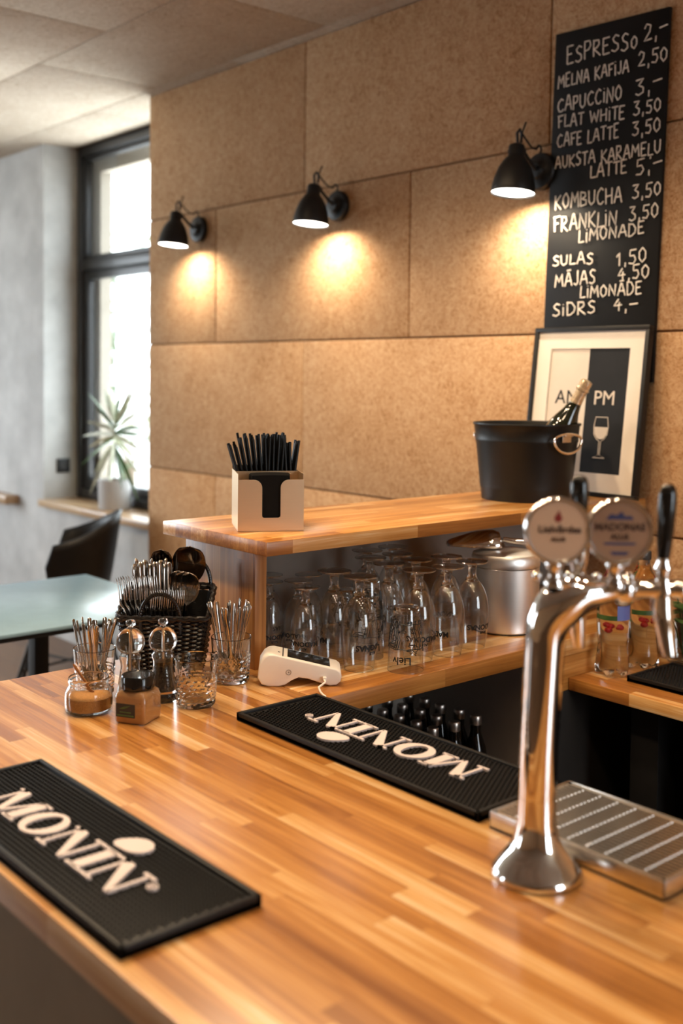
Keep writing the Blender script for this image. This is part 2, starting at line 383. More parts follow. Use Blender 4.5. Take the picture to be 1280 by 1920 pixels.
# window 1
zb, zt = EYE-.727, H-.004
m = MB(); x0, x1 = XR+.015, -4.25
def frame(m, x0, x1, z0, z1, w, y0, y1):
    m.bb(x0, x0+w, y0, y1, z0, z1, .004); m.bb(x1-w, x1, y0, y1, z0, z1, .004)
    m.bb(x0+w, x1-w, y0, y1, z0, z0+w, .004); m.bb(x0+w, x1-w, y0, y1, z1-w, z1, .004)
frame(m, x0, x1, zb, zt, .055, YG-.012, YG+.05)
zm0, zm1 = EYE+.571, EYE+.632
m.bb(x0+.055, x1-.055, YG-.01, YG+.05, zm0, zm1, .004)
win = m.build('window_1', M['black_frame']); struct(win)
m = MB(); frame(m, x0+.057, x1-.057, zb+.057, zm0-.002, .05, YG+.002, YG+.045); struct(m.build('lower_sash', M['black_frame'], win))
m = MB(); frame(m, x0+.057, x1-.057, zm1+.002, zt-.057, .022, YG+.002, YG+.045); struct(m.build('upper_sash', M['black_frame'], win))
struct(MB().bb(x0+.1, x1-.1, YG+.02, YG+.024, zb+.1, zm0-.045).build('lower_pane', M['pane'], win, flat=True))
struct(MB().bb(x0+.075, x1-.075, YG+.02, YG+.024, zm1+.02, zt-.075).build('upper_pane', M['pane'], win, flat=True))
# unseen sides of the room, with the windows that light it
def wall_with_hole(name, axis, pos, a0, a1, h0, h1, z0, z1):
    m = MB(); t = .12
    def put(p, q, zz0, zz1):
        if axis == 'X': m.bb(pos-t, pos, p, q, zz0, zz1) if pos < 0 else m.bb(pos, pos+t, p, q, zz0, zz1)
        else: m.bb(p, q, pos-t, pos, zz0, zz1)
    put(a0, h0, 0, H); put(h1, a1, 0, H); put(h0, h1, 0, z0); put(h0, h1, z1, H)
    return struct(m.build(name, M['paint_white'] if name == 'wall_left' else M['wool_wall'], flat=True))
wall_with_hole('wall_left', 'X', -8.0, -3.6, YP, -1.2, 1.8, .75, 2.6)
wall_with_hole('wall_right', 'X', 3.0, -3.6, 2.9, 1.1, 2.4, .7, 2.6)
wall_with_hole('wall_front', 'Y', -3.5, -8.0, 3.0, -7.0, -5.6, .6, 2.6)
struct(MB().bb(-40, 40, -40, 60, -.5, -.3).build('ground', M['ground'], flat=True))

# ------------------------------------------------------------------ counters
ZC, ZS, ZB = EYE-.625, EYE-.34, EYE-.72
XL, XI, YF, YB = -2.09, -1.59, .553, 1.322
ct = thing('bar_counter', 'long oak bar counter with the rubber mats and beer tap on it', 'counter', (0, 0, 0))
MB().bb(XL, .75, YF, YB, ZC-.04, ZC, .003).build('worktop', M['oak_x'], ct)
MB().bb(XL+.03, .7, YF+.035, YF+.055, 0, ZC-.04).build('front_panel', M['khaki'], ct, flat=True)
MB().bb(XL+.03, XL+.05, YF+.055, YB, 0, ZC-.04).build('side_panel', M['khaki'], ct, flat=True)
for x in (-1.2, .3): MB().bb(x, x+.02, YF+.06, YB-.02, 0, ZC-.04).build('inner_support', M['dark'], ct, flat=True)
rc = thing('return_counter', 'oak side counter holding the upturned beer glasses', 'counter', (0, 0, 0))
MB().bb(XL, XI, YB+.0008, YW-.002, ZC-.04, ZC, .003).build('worktop', M['oak_y'], rc)
MB().bb(XL+.03, XL+.05, YB+.001, YW-.004, 0, ZC-.04).build('outer_panel', M['greypanel'], rc, flat=True)
MB().bb(XL+.05, XI-.01, 2.005, 2.025, 0, ZC-.04).build('partition', M['greypanel'], rc, flat=True)
MB().bb(XL+.05, XI-.02, YB, 2.0, EYE-1.015, EYE-.995).build('bottle_shelf', M['greypanel'], rc, flat=True)
MB().bb(XI-.024, XI-.006, 2.08, YW-.004, ZB-.03, ZC-.0405).build('end_block', M['oak_y'], rc, flat=True)
MB().bb(XI-.024, XI-.006, 2.03, YW-.004, 0, ZB-.031).build('inner_panel', M['dark'], rc, flat=True)
sh = thing('raised_shelf', 'raised oak bar shelf carrying the napkin box and black bucket', 'shelf', (0, 0, 0))
MB().bb(-2.143, -1.747, 1.311, YW-.002, ZS-.03, ZS, .002).build('shelf_board', M['oak_y'], sh)
MB().bb(-2.10, -1.833, 1.346, 1.376, ZC+.0005, ZS-.03, .001).build('end_panel', M['oak_z'], sh)
MB().bb(-2.08, -2.062, 1.377, YW-.004, ZC+.0005, ZS-.03).build('back_panel', M['greypanel'], sh, flat=True)
bc = thing('back_counter', 'lower oak counter along the wall with the water bottles', 'counter', (0, 0, 0))
MB().bb(XI-.004, 1.5, 2.1, YW-.002, ZB-.03, ZB, .002).build('worktop', M['oak_x'], bc)
MB().bb(-1.53, 1.45, YW-.03, YW-.004, 0, ZB-.03).build('deep_shade_panel', M['dark'], bc, flat=True)  # dark sheet added for the deep shade below the counter
for x in (-1.46, -.6): MB().bb(x, x+.075, 2.16, 2.235, 0, ZB-.0305, .003).build('leg', M['blackmetal'], bc)
# black fridge in the dark below the back counter
fr = thing('undercounter_fridge', 'dark fridge standing under the low back counter', 'fridge', (0, 0, 0))
MB().bb(-1.25, -.68, 2.2, 2.58, .012, ZB-.05, .006).build('cabinet', M['dark'], fr)
fd = MB().bb(-1.24, -.69, 2.175, 2.198, .05, ZB-.08, .004).build('door', M['blackmetal'], fr)
MB().bb(-1.22, -1.2, 2.155, 2.174, .25, .6, .004).build('handle', M['blackmetal'], fd)

# ------------------------------------------------------------------ bar mats
def monin():
    m = MB(); h = .0625; T = 0.0; z0, z1 = .0122, .0158
    def P(pts, x): m.prism([((x+a)*h-.19, b*h-.045) for a, b in pts], z0, z1)
    def box(a, b, c, d, x): P([(a, c), (b, c), (b, d), (a, d)], x)
    x = 0
    def Mg(x):
        box(0, .36, 0, .08, x); box(0, .3, .92, 1, x); box(.14, .22, .05, .95, x)
        P([(.1, 1), (.44, 1), (.86, .0), (.72, .0)], x); P([(.74, .0), (.84, .0), (1.22, 1), (1.13, 1)], x)
        box(1.12, 1.42, .04, .96, x); box(1.02, 1.54, 0, .08, x); box(1.14, 1.54, .92, 1, x)
    def Ng(x):
        box(0, .38, 0, .08, x); box(0, .3, .92, 1, x); box(.15, .23, .05, .95, x)
        P([(.08, 1), (.46, 1), (1.13, 0), (.97, 0)], x); box(1.04, 1.12, .02, .95, x); box(.88, 1.28, .92, 1, x)
    def Ig(x): box(.14, .44, .04, .96, x); box(0, .58, 0, .08, x); box(0, .58, .92, 1, x)
    def Og(x):
        n = 40; o = [((x+.56+.56*cos(2*pi*i/n))*h-.19, (.5+.54*sin(2*pi*i/n))*h-.045) for i in range(n)]
        ii = [((x+.56+.28*cos(2*pi*i/n))*h-.19, (.5+.43*sin(2*pi*i/n))*h-.045) for i in range(n)]
        m.ring(o, ii, z0, z1)
    Mg(0); Og(1.58); Ng(2.74); Ig(4.06); Ng(4.68)
    # drop above the letters
    pts = []
    for i in range(28):
        a = 2*pi*i/28; r = .0225*(1+.42*max(0, cos(a-R(200)))**6)
        px, py = r*1.15*cos(a), r*.92*sin(a); pts.append((.084+px*.94-py*.2, .047+py*.94+px*.2))
    m.prism(pts, z0, z1)
    n = 16; o = [(.1935+.0075*cos(2*pi*i/n), .004+.0075*sin(2*pi*i/n)) for i in range(n)]; ii = [(.1935+.0055*cos(2*pi*i/n), .004+.0055*sin(2*pi*i/n)) for i in range(n)]
    m.ring(o, ii, z0, z1)
    m.box((.192, .004, .0145), (.0016, .007, .003)); m.box((.194, .006, .0145), (.004, .0014, .003)); m.box((.1955, .005, .0145), (.0014, .003, .003)); m.box((.1948, .0022, .0145), (.0014, .004, .003))
    return m
def bar_mat(label, loc, rz, L=.582, W=.187, logo=True):
    t = thing('bar_mat', label, 'bar mat', loc, rz, 'rubber bar mats')
    m = MB().box((0, 0, .005), (L, W, .010), 0, .002)
    for s in (-1, 1):
        m.box((0, s*(W/2-.004), .0075), (L, .008, .015), 0, .0015); m.box((s*(L/2-.004), 0, .0075), (.008, W, .015), 0, .0015)
    m.build('tray', M['rubber'], t)
    m = MB(); p = .0083; nx, ny = int((L-.022)/p), int((W-.022)/(p*.9))
    for j in range(ny):
        for i in range(nx):
            x = -L/2+.012+i*p+(p/2 if j % 2 else 0); y = -W/2+.0135+j*p*.9
            v = [(x+.0027*cos(a*pi/3), y+.0027*sin(a*pi/3), .009) for a in range(6)]+[(x+.0022*cos(a*pi/3), y+.0022*sin(a*pi/3), .0132) for a in range(6)]
            m.add(v, [(6, 7, 8, 9, 10, 11)]+[(a, (a+1) % 6, 6+(a+1) % 6, 6+a) for a in range(6)])
    m.build('nubs', M['rubber'], t, ang=30)
    if logo: monin().build('lettering', M['letter'], t, ang=30)['label'] = 'raised white MONIN lettering'
    return t
bar_mat('black bar mat with white lettering nearest the camera at the counter front edge', (-1.297, .659, ZC), 0)
bar_mat('black bar mat with upside-down white lettering beside the drip tray', (-1.297, 1.22, ZC), pi)
bar_mat('plain black bar mat on the low back counter beside the water bottles', (-1.488+.29, 2.177+.10, ZB), 0, .58, .19, False)

# ------------------------------------------------------------------ beer tap
tp = thing('beer_tap', 'chrome beer tap tower with two round badges and black handles', 'beer tap', (-.854, 1.066, ZC), R(47.8))
pr = [(0, .0), (.055, .0), (.057, .003), (.057, .008), (.053, .013), (.044, .024), (.034, .036), (.028, .05), (.0245, .07), (.0238, .1)]
MB().lathe(pr, 48).build('base', M['chrome'], tp)
path = [(0, 0, .095), (.001, 0, .16), (.003, 0, .22), (.005, 0, .27), (.006, 0, .295)]
rad = [.0236, .0236, .0238, .0242, .0246]
for k in range(1, 10):
    a = R(10*k); path.append((.006+.062*(1-cos(a)), 0, .298+.061*sin(a))); rad.append((0, .0256, .0268, .0282, .0294, .0297, .0288, .0266, .0234, .0195)[k])
path += [(.078, 0, .3605), (.088, 0, .3622), (.1, 0, .3625)]; rad += [.0168, .0148, .0138]
MB().tube(path, rad, 32).build('column', M['chrome'], tp)
Mx = lambda x, y, z: Matrix.Translation((x, y, z)) @ Matrix.Rotation(R(90), 4, 'Y')
m = MB().lathe([(0, 0), (.019, 0), (.021, .003), (.021, .013), (.018, .017), (.0125, .02), (.0115, .03), (.0115, .072), (.0125, .075), (.0125, .08), (.010, .084), (0, .085)], 28, Mx(.094, 0, .3625))
m.build('cross_bar', M['chrome'], tp)
def tap_parts(bx, hx, hz0, hz1, lean, hy):
    neck = [(.012, 0), (.0125, .006), (.0085, .012), (.008, .02), (.0115, .026), (.0115, .03), (.007, .036), (.007, .05)]
    n = MB().lathe(neck, 20, Matrix.Translation((bx, -.012, .366)))
    n.sphere((bx-.02, -.005, .378), .006).sphere((bx+.02, -.004, .378), .006); n.build('badge_neck', M['chrome'], tp)
    Mb = Matrix.Translation((bx, -.03, .438)) @ Matrix.Rotation(R(90), 4, 'X')
    b = MB().lathe([(0, -.008), (.036, -.008), (.0405, -.005), (.0415, 0), (.0412, .004), (.0395, .0062), (.0370, .0062), (.0352, .0035), (0, .0035)], 48, Mb).build('badge', M['chrome'], tp)
    # faucet, handle
    f = MB().lathe([(0, .352), (.012, .354), (.013, .362), (.0095, .372), (.0085, .38), (.0115, .388), (.0115, hz0-.012), (.008, hz0-.006), (.0085, hz0)], 22, Matrix.Translation((hx, hy, 0)))
    f.tube([(hx, hy, .36), (hx, hy/2, .36), (hx, 0, .358)], .010, 16); f.build('faucet', M['chrome'], tp)
    L = hz1-hz0; Mh = Matrix.Translation((hx, hy, hz0)) @ Matrix.Rotation(lean, 4, 'Y') @ Matrix.Diagonal((1, .8, 1, 1))
    MB().lathe([(0, 0), (.0075, 0), (.0085, L*.08), (.0105, L*.35), (.0115, L*.65), (.0112, L*.85), (.009, L*.95), (.005, L*.99), (0, L)], 24, Mh).build('tap_handle', M['blackgloss'], tp)
    return b, Mb
b1, Mb1 = tap_parts(.014, .052, .425, .500, R(0), .034)
b2, Mb2 = tap_parts(.088, .150, .402, .494, R(3), .0)
def on_badge(m, Mb): return MB().add([Mb @ Vector(p) for p in m.v], m.f)
MB().lathe([(0, .004), (.0354, .004), (.0354, .0035)], 40, Mb1).build('badge_face', M['badge'], b1)
MB().lathe([(0, .004), (.0354, .004), (.0354, .0035)], 40, Mb2).build('badge_face', M['badge_dark'], b2)
def put(m, dx, dy, dz=.0045): return [(p[0]+dx, p[1]+dy, p[2]+dz) for p in m.v]
t1 = text_mb('Lielvārdes', .0125, .0003, .0003); on_badge(MB().add(put(t1, .002, -.002), t1.f), Mb1).build('badge_word', M['brownink'], b1)
t2 = text_mb('ALUS', .0075, .0003, .0003); on_badge(MB().add(put(t2, 0, -.0125), t2.f), Mb1).build('badge_word', M['brownink'], b1)
m = MB().lathe([(.0, .0046), (.0045, .0046), (.0048, .004)], 16, Matrix.Translation((0, .0155, 0))); m.prism([(-.004, .017), (.004, .017), (.001, .0255)], .0042, .0047)
on_badge(m, Mb1).build('badge_emblem', M['red'], b1)
t3 = text_mb('MADONAS', .0125, .0003, .0004); t4 = text_mb('ALUS', .0095, .0003, .0003)
on_badge(MB().add(put(t3, 0, .002), t3.f).add(put(t4, 0, -.009), t4.f), Mb2).build('badge_word', M['brownink'], b2)
for pts in ([(-.017, .015), (.017, .015), (.013, .02), (.006, .019), (.002, .025), (-.004, .02), (-.011, .022)], [(-.02, -.013), (.02, -.013), (.018, -.0155), (-.018, -.0155)], [(-.012, -.024), (.012, -.024), (.008, -.028), (-.008, -.028)]):
    on_badge(MB().prism(pts, .0042, .0047), Mb2).build('badge_emblem', M['navy'], b2)
MB().tube([(.150, 0, .356), (.150, 0, .34), (.152, -.001, .32), (.155, -.003, .30), (.158, -.006, .281)], [.011, .0125, .0115, .010, .008], 18).build('spout', M['chrome'], tp)
MB().tube([(.052, .034, .356), (.052, .035, .33), (.054, .037, .30), (.056, .04, .28)], [.010, .011, .010, .008], 16).build('spout', M['chrome'], tp)

# drip tray
dt = thing('drip_tray', 'stainless drip tray with a slotted grille behind the beer tap', 'drip tray', (-.985, 1.126, ZC))
LX, LY = .276, .178
m = MB().box((LX/2, LY/2, .002), (LX, LY, .004))
for a in (0, 1):
    m.box((LX/2, .0015+a*(LY-.003), .0125), (LX, .003, .025), 0, .001); m.box((.0015+a*(LX-.003), LY/2, .0125), (.003, LY, .025), 0, .001)
m.build('pan', M['steel'], dt); MB().box((LX/2, LY/2, .0052), (LX-.008, LY-.008, .0022)).build('slot_shade_sheet', M['dark'], dt, flat=True)  # dark sheet in the steel pan paints the shade seen through the slots
m = MB(); nc = 9; cw = (LX-.012)/nc
for a in (0, 1): m.box((LX/2, .006+a*(LY-.012), .0225), (LX-.007, .007, .002)); m.box((.006+a*(LX-.012), LY/2, .0225), (.005, LY-.006, .002))
for i in range(nc-1): m.box((.006+cw*(i+1), LY/2, .0225), (.0045, LY-.014, .0019))
nb = 19
for j in range(nb):
    y = .011+(LY-.022)*j/(nb-1)
    m.box((LX/2, y, .0223), (LX-.012, .0042, .0018))
m.build('grille', M['steel'], dt)
for i in range(nc-1):
    m = MB()
    for j in range(nb-1): m.sphere((.006+cw*(i+1), .011+(LY-.022)*(j+.5)/(nb-1), .0234), .0015, 8, 4)
    m.build('stud_row', M['steel'], dt)

# ------------------------------------------------------------------ card terminal
ax = atan2(.78, .62)
te = thing('card_terminal', 'white card payment terminal beside the far bar mat', 'card terminal', (-1.733, 1.280, ZC), ax)
prof = [(0, .018), (.003, .044), (.012, .058), (.022, .064), (.032, .0645), (.158, .035), (.166, .029), (.168, .02), (.166, .01), (.158, .003), (.145, .0015), (.125, .007), (.1, .0155), (.082, .018), (.068, .012), (.055, .003), (.042, .0), (.022, .0), (.008, .004)]
bm = bmesh.new(); vs0 = [bm.verts.new((a, 0, z)) for a, z in prof]; fc = bm.faces.new(vs0)
ex = bmesh.ops.extrude_face_region(bm, geom=[fc]); bmesh.ops.translate(bm, vec=(0, .076, 0), verts=[g for g in ex['geom'] if isinstance(g, bmesh.types.BMVert)])
bmesh.ops.recalc_face_normals(bm, faces=bm.faces[:])
ed = [e for e in bm.edges if all(abs(v.co.y) < 1e-6 for v in e.verts) or all(abs(v.co.y-.076) < 1e-6 for v in e.verts)]
bmesh.ops.bevel(bm, geom=ed, offset=.0035, segments=3, affect='EDGES', profile=.5)
bm.verts.index_update(); MB().add([v.co.copy() for v in bm.verts], [[v.index for v in f.verts] for f in bm.faces]).build('body', M['whiteplastic'], te, ang=35); bm.free()
sl = atan2(.0645-.035, .158-.032)
def face_at(Lp, y, dz): return (Lp, y, .0645-(Lp-.032)*math.tan(sl)+dz)
Ms = Matrix.Translation(face_at(.102, .038, .0004)) @ Matrix.Rotation(sl, 4, 'Y')
MB().box((0, 0, 0), (.088, .058, .0016), 0, .0006, M=Ms).build('screen', M['screen'], te)
MB().box((0, 0, 0), (.002, .066, .0015), M=Matrix.Translation(face_at(.050, .038, .0003)) @ Matrix.Rotation(sl, 4, 'Y')).box((0, 0, 0), (.004, .002, .001), M=Matrix.Translation(face_at(.042, .03, .0004)) @ Matrix.Rotation(sl, 4, 'Y')).build('paper_slot', M['screen'], te)
Mc = Matrix.Translation((.062, -.0003, .029)) @ Matrix.Rotation(R(90), 4, 'X')
n = 20; m = MB().ring([(.0055*cos(2*pi*i/n), .0055*sin(2*pi*i/n)) for i in range(n)], [(.0043*cos(2*pi*i/n), .0043*sin(2*pi*i/n)) for i in range(n)], 0, .0006, Mc)
m.prism([(.0016*cos(2*pi*i/10), .0016*sin(2*pi*i/10)) for i in range(10)], 0, .0006, Mc); m.build('side_emblem', M['greyink'], te)
m = MB().box((.134, -.004, .0165), (.0075, .009, .009), 0, .0015)
Rt = Matrix.Rotation(-ax, 3, 'Z'); tl0 = Vector((-1.733, 1.280, ZC))
pl = [(.134, -.0075, .0155), (.135, -.014, .013)] + [Rt @ (Vector(q)-tl0) for q in [(-1.632, 1.355, ZC+.008), (-1.618, 1.348, ZC+.0035), (-1.604, 1.342, ZC+.0028), (-1.592, 1.338, ZC+.003), (-1.5855, 1.337, ZC-.002), (-1.583, 1.337, ZC-.03), (-1.583, 1.337, ZC-.12)]]
m.tube(pl, .0021, 8); m.build('cable', M['whiteplastic'], te)

# ------------------------------------------------------------------ beer glasses
goblet_prof = [(.031, .0), (.0345, .02), (.0375, .045), (.0392, .07), (.0386, .095), (.035, .118), (.0285, .136), (.0205, .149), (.013, .156)]
def wrap(m, prof, z0, up=-1):
    """bend flat lettering round a glass; up=-1 sets it upside down"""
    def rad(z):
        for (r0, a), (r1, b) in zip(prof[:-1], prof[1:]):
            if a <= z <= b: return r0+(r1-r0)*(z-a)/(b-a)
        return prof[-1][0]
    out = []
    for p in m.v:
        z = z0+up*p[1]; r = rad(z)+.0004+p[2]; a = up*p[0]/rad(z0); out.append((r*sin(a), -r*cos(a), z))
    return MB().add(out, m.f)
def smooth_prof(pts, k=3):
    out = []
    for i in range(len(pts)-1):
        p0 = pts[max(i-1, 0)]; p1 = pts[i]; p2 = pts[i+1]; p3 = pts[min(i+2, len(pts)-1)]
        for j in range(k):
            t = j/k
            out.append(tuple(.5*((2*b)+(-a+c)*t+(2*a-5*b+4*c-d)*t*t+(-a+3*b-3*c+d)*t**3) for a, b, c, d in zip(p0, p1, p2, p3)))
    out.append(pts[-1]); return out
def make_goblet(s, hscale, label, group, loc, rz):
    t = thing('beer_goblet', label, 'glass', loc, rz, group)
    P = smooth_prof([(r*s, z*hscale) for r, z in goblet_prof])
    b = MB().lathe(P, 40).lathe([(P[0][0]-.0009, 0), (P[0][0]-.0012, .001), (P[0][0], .0016), (P[0][0]+.0004, .0006), (P[0][0]-.0009, 0)], 40).build('bowl', M['goblet'], t)
    a, h = .0125*s, hscale
    MB().lathe([(0, .150*h), (.0145*s, .1515*h), (.0150*s, .155*h), (.0115*s, .161*h), (.0092*s, .168*h), (.0092*s, .178*h), (.0105*s, .187*h), (.0125*s, .1905*h), (0, .192*h)], 28).build('stem', M['clear'], t)
    MB().lathe([(0, .1905*h), (.013*s, .191*h), (.022*s, .1935*h), (.0355*s, .1962*h), (.0368*s, .1972*h), (.0362*s, .1984*h), (.022*s, .199*h), (0, .1992*h)], 40).build('foot', M['goblet'], t)
    MB().lathe([(.0352*s, .1961*h), (.0366*s, .1960*h), (.0376*s, .1973*h), (.0366*s, .1987*h), (.0352*s, .1986*h), (.0346*s, .1973*h), (.0352*s, .1961*h)], 40).build('foot_rim', M['clear'], t)
    tx = text_mb('MADONAS', .0165*s, .0001, .0006*s); t2 = text_mb('ALUS', .0085*s, .0001, .0003*s)
    wp = wrap(MB().add(tx.v, tx.f).add(put(t2, 0, .0150*s, 0), t2.f).add(*[[(-.034*s, .0135*s, 0), (-.014*s, .0135*s, 0), (-.014*s, .0143*s, 0), (-.034*s, .0143*s, 0)], [(0, 1, 2, 3)]]), P, (.058 if s > .9 else .068)*h)
    wp.build('print', M['print'], t, flat=True)['label'] = 'black upside-down lettering on the glass'
    return t
TH = R(38)      # turned to the camera
BIG = 'large upturned beer goblets'
g0 = make_goblet(1.0, 1.0, 'tall upturned beer goblet left of the printed straight tumbler, foremost of the tall ones', BIG, (-1.706, 1.527, ZC), TH+R(60))
back = 'upturned beer goblet in the dim back rows under the raised shelf'
for (x, y), rot, lab in [((-1.787, 1.525), -70, 'tall upturned beer goblet close behind the foremost tall one'), ((-1.683, 1.680), 25, 'tall upturned beer goblet right behind the printed straight tumbler'),
        ((-1.674, 1.762), -50, 'tall upturned beer goblet second from the steel pot in the front row'), ((-1.687, 1.856), 50, 'tall upturned beer goblet right in front of the steel pot'),
        ((-1.783, 1.684), 120, back), ((-1.782, 1.768), 160, back), ((-1.770, 1.858), 200, back), ((-1.868, 1.705), 90, back), ((-1.950, 1.768), 140, back), ((-1.951, 1.855), 10, back), ((-1.866, 1.79), 70, back)]:
    dup(g0, (x, y, ZC), TH+R(rot), lab, BIG)
SML = 'small upturned beer goblets'
g1 = make_goblet(.84, .86, 'small upturned beer goblet with clear upside-down lettering right behind the card terminal', SML, (-1.795, 1.452, ZC), TH+R(4))
for (x, y), rot, lab in [((-1.862, 1.485), -25, 'small upturned beer goblet behind the lettered one by the card terminal'), ((-1.89, 1.425), 40, 'small upturned beer goblet next to the oak end panel'),
        ((-1.905, 1.549), 150, 'small upturned beer goblet in the dim back against the grey panel'), ((-1.955, 1.475), 90, 'small upturned beer goblet in the far left corner under the shelf')]:
    dup(g1, (x, y, ZC), TH+R(rot), lab, SML)
# straight tumblers, printed, upside down
sp = [(.0385, 0), (.0362, .04), (.033, .09), (.0298, .128), (.0285, .1335), (.0262, .136)]
def make_straight(label, loc, rz):
    t = thing('printed_tumbler', label, 'glass', loc, rz, 'printed straight tumblers')
    MB().lathe(sp, 40).lathe([(.0385, 0), (.0378, .0012), (.0372, 0), (.0379, -.0), (.0385, 0)], 40).build('wall', M['goblet'], t)
    MB().lathe([(0, .122), (.0265, .1225), (.0282, .127), (.0277, .1328), (.0255, .1358), (0, .1362)], 32).build('thick_bottom', M['clear'], t)
    m = text_mb('Lielv', .022, .0001, .0004, 'CENTER'); pr = wrap(m, sp, .034)
    random.seed(5); ln = MB()
    def stroke(pts, r=.0009): ln.tube([(a, b, 0) for a, b in pts], r, 4)
    for k in range(34):
        cx, cyy = random.uniform(-.075, .075), random.uniform(-.058, .012); rr = random.uniform(.003, .009); q = random.uniform(0, 6.3); s = random.choice((.6, 1, 1.6))
        stroke([(cx+rr*s*cos(q+t*.55), cyy+rr*sin(q+t*.55)*(1 if k % 3 else .4)) for t in range(random.randint(5, 12))])
    for k in range(8):
        x = random.uniform(-.07, .07); stroke([(x, -.06), (x+.004, -.04), (x-.003, -.02), (x+.002, .0)], .001)
    for y in (-.0, -.052): stroke([(-.08+.008*i, y+.0012*sin(i*1.7)) for i in range(21)])
    for k in range(26):
        cx, cyy = random.uniform(-.08, .08), random.uniform(-.068, -.035); ln.sphere((cx, cyy, 0), random.uniform(.0015, .004), 6, 4, (1, .8, .05))
    l2 = wrap(ln, sp, .05); MB().add(pr.v, pr.f).add(l2.v, l2.f).build('print', M['print'], t, flat=True)['label'] = 'black line drawing and upside-down lettering'
    return t
s0 = make_straight('upturned straight tumbler with black printed drawing at the shelf front edge', (-1.640, 1.600, ZC), TH-R(5))
dup(s0, (-1.772, 1.607, ZC), 1.2, 'upturned printed tumbler at the bottom of the stacked pair')
dup(s0, (-1.772, 1.607, ZC+.038), 2.4, 'upturned printed tumbler topping the stacked pair')
dup(s0, (-1.862, 1.615, ZC), 3.3, 'upturned printed tumbler in the shade behind the stacked pair')
dup(s0, (-1.845, 1.560-.012, ZC), .4, 'upturned printed tumbler in the shade behind the foremost goblets') if False else None

# steel pot with lid and scoop
pt = thing('steel_pot', 'brushed steel lidded pot standing behind the beer goblets', 'pot', (-1.755, 2.052, ZC))
MB().lathe([(0, .002), (.078, .002), (.082, .006), (.083, .02), (.083, .158), (.081, .160)], 56).build('pot_body', M['brushed_pot'], pt)
MB().lathe([(0, .0), (.078, 0), (.080, .003), (.0785, .0045), (0, .0045)], 48).build('black_foot_ring', M['blackmetal'], pt)
MB().lathe([(.0835, .160), (.0842, .164), (.0842, .182), (.080, .190), (.060, .196), (.03, .199), (0, .2)], 56).build('lid', M['brushed_pot'], pt)
scp = thing('steel_scoop', 'polished steel scoop lying on the pot lid', 'scoop', (-1.80, 2.03, ZC+.2), R(48)); scp.scale = (1.15, 1.15, 1.25)
m = MB(); vs = []; fs = []
nn, mm = 14, 10
for i in range(mm+1):
    t = i/mm; x = -.085+.125*t; r = .012+.026*sin(min(1, t*1.25)*pi/2)
    if t > .8: r *= sqrt(max(0.02, 1-((t-.8)/.2)**2))
    for k in range(nn+1):
        a = pi+ pi*k/nn; vs.append((x, r*cos(a)*1.0, .033+r*sin(a)*.85))
for i in range(mm):
    for k in range(nn): a = i*(nn+1)+k; fs.append((a, a+1, a+nn+2, a+nn+1))
flip = Matrix.Translation((0, 0, .035)) @ Matrix.Diagonal((1, 1, -1, 1))
m.add(vs, fs, flip); so = m.build('scoop_bowl', M['chrome'], scp); sm = so.modifiers.new('s', 'SOLIDIFY'); sm.thickness = .001
MB().tube([(.036, 0, .015), (.06, 0, .012), (.10, 0, .009), (.125, 0, .010)], [.005, .006, .007, .004], 12).build('handle', M['chrome'], scp)

# small dark bottles under the return counter
bp = [(0, 0), (.0255, 0), (.027, .004), (.027, .098), (.0245, .115), (.016, .138), (.0125, .150), (.0122, .172)]
def small_bottle(lab, loc):
    t = thing('soda_bottle', lab, 'bottle', loc, 0, 'small dark bottles under the side counter')
    MB().lathe(bp, 24).build('bottle_glass', M['darkbottle'], t)
    MB().lathe([(.0132, .168), (.0142, .170), (.0138, .178), (.0142, .1795), (.0138, .182), (.0138, .1875), (.012, .190), (0, .1905)], 24).build('cap', M['cap'], t)
    MB().lathe([(.0274, .03), (.0274, .085)], 24).build('label_band', M['label'], t)
    return t
zbs = EYE-.995
crowd = 'small dark bottle with silver cap in the crowd under the side counter'
sb = small_bottle('small dark bottle with pale label at the right end under the side counter', (-1.722, 1.915, zbs))
for i in range(5):
    for j in range(5):
        if (i, j) == (0, 0): continue
        dup(sb, (-1.722-.057*i+random.uniform(-.001, .001), 1.915-.072*j+random.uniform(-.004, .004), zbs), random.uniform(0, 6), crowd)

# ------------------------------------------------------------------ napkin and straw box on the shelf
P0, P1 = Vector((-1.894, 1.344)), Vector((-1.822, 1.468)); aw = atan2(P1.y-P0.y, P1.x-P0.x)
nb_ = thing('napkin_box', 'brushed steel napkin and straw holder at the near end of the raised shelf', 'napkin holder', (P0.x, P0.y, ZS), aw)
W, D, Hn, tk = .142, .15, .112, .0015
m = MB().box((W/2, D/2, .001), (W, D, .002))
m.box((tk/2, D/2, Hn/2+.006), (tk, D-.002, Hn+.012)); m.box((W-tk/2, D/2, Hn/2+.006), (tk, D-.002, Hn+.012)); m.box((W/2, D-tk/2, Hn/2+.01), (W, tk, Hn+.02)); m.box((W/2, .075, Hn/2+.006), (W-.004, tk, Hn+.012))
m.build('box_shell', M['brushed_box'], nb_)
def arc(cx, cz, r, a0, a1, n=8): return [(cx+r*cos(R(a0+(a1-a0)*i/n)), cz+r*sin(R(a0+(a1-a0)*i/n))) for i in range(n+1)]
u0, u1, zb_ = W*.365, W*.645, .030
poly = [(0, 0), (W, 0), (W, Hn)]+arc(u1+.018, Hn-.018, .018, 90, 180)+arc(u1-.005, zb_+.005, .005, 0, -90, 4)+arc(u0+.005, zb_+.005, .005, 270, 180, 4)+arc(u0-.018, Hn-.018, .018, 0, 90)+[(0, Hn)]
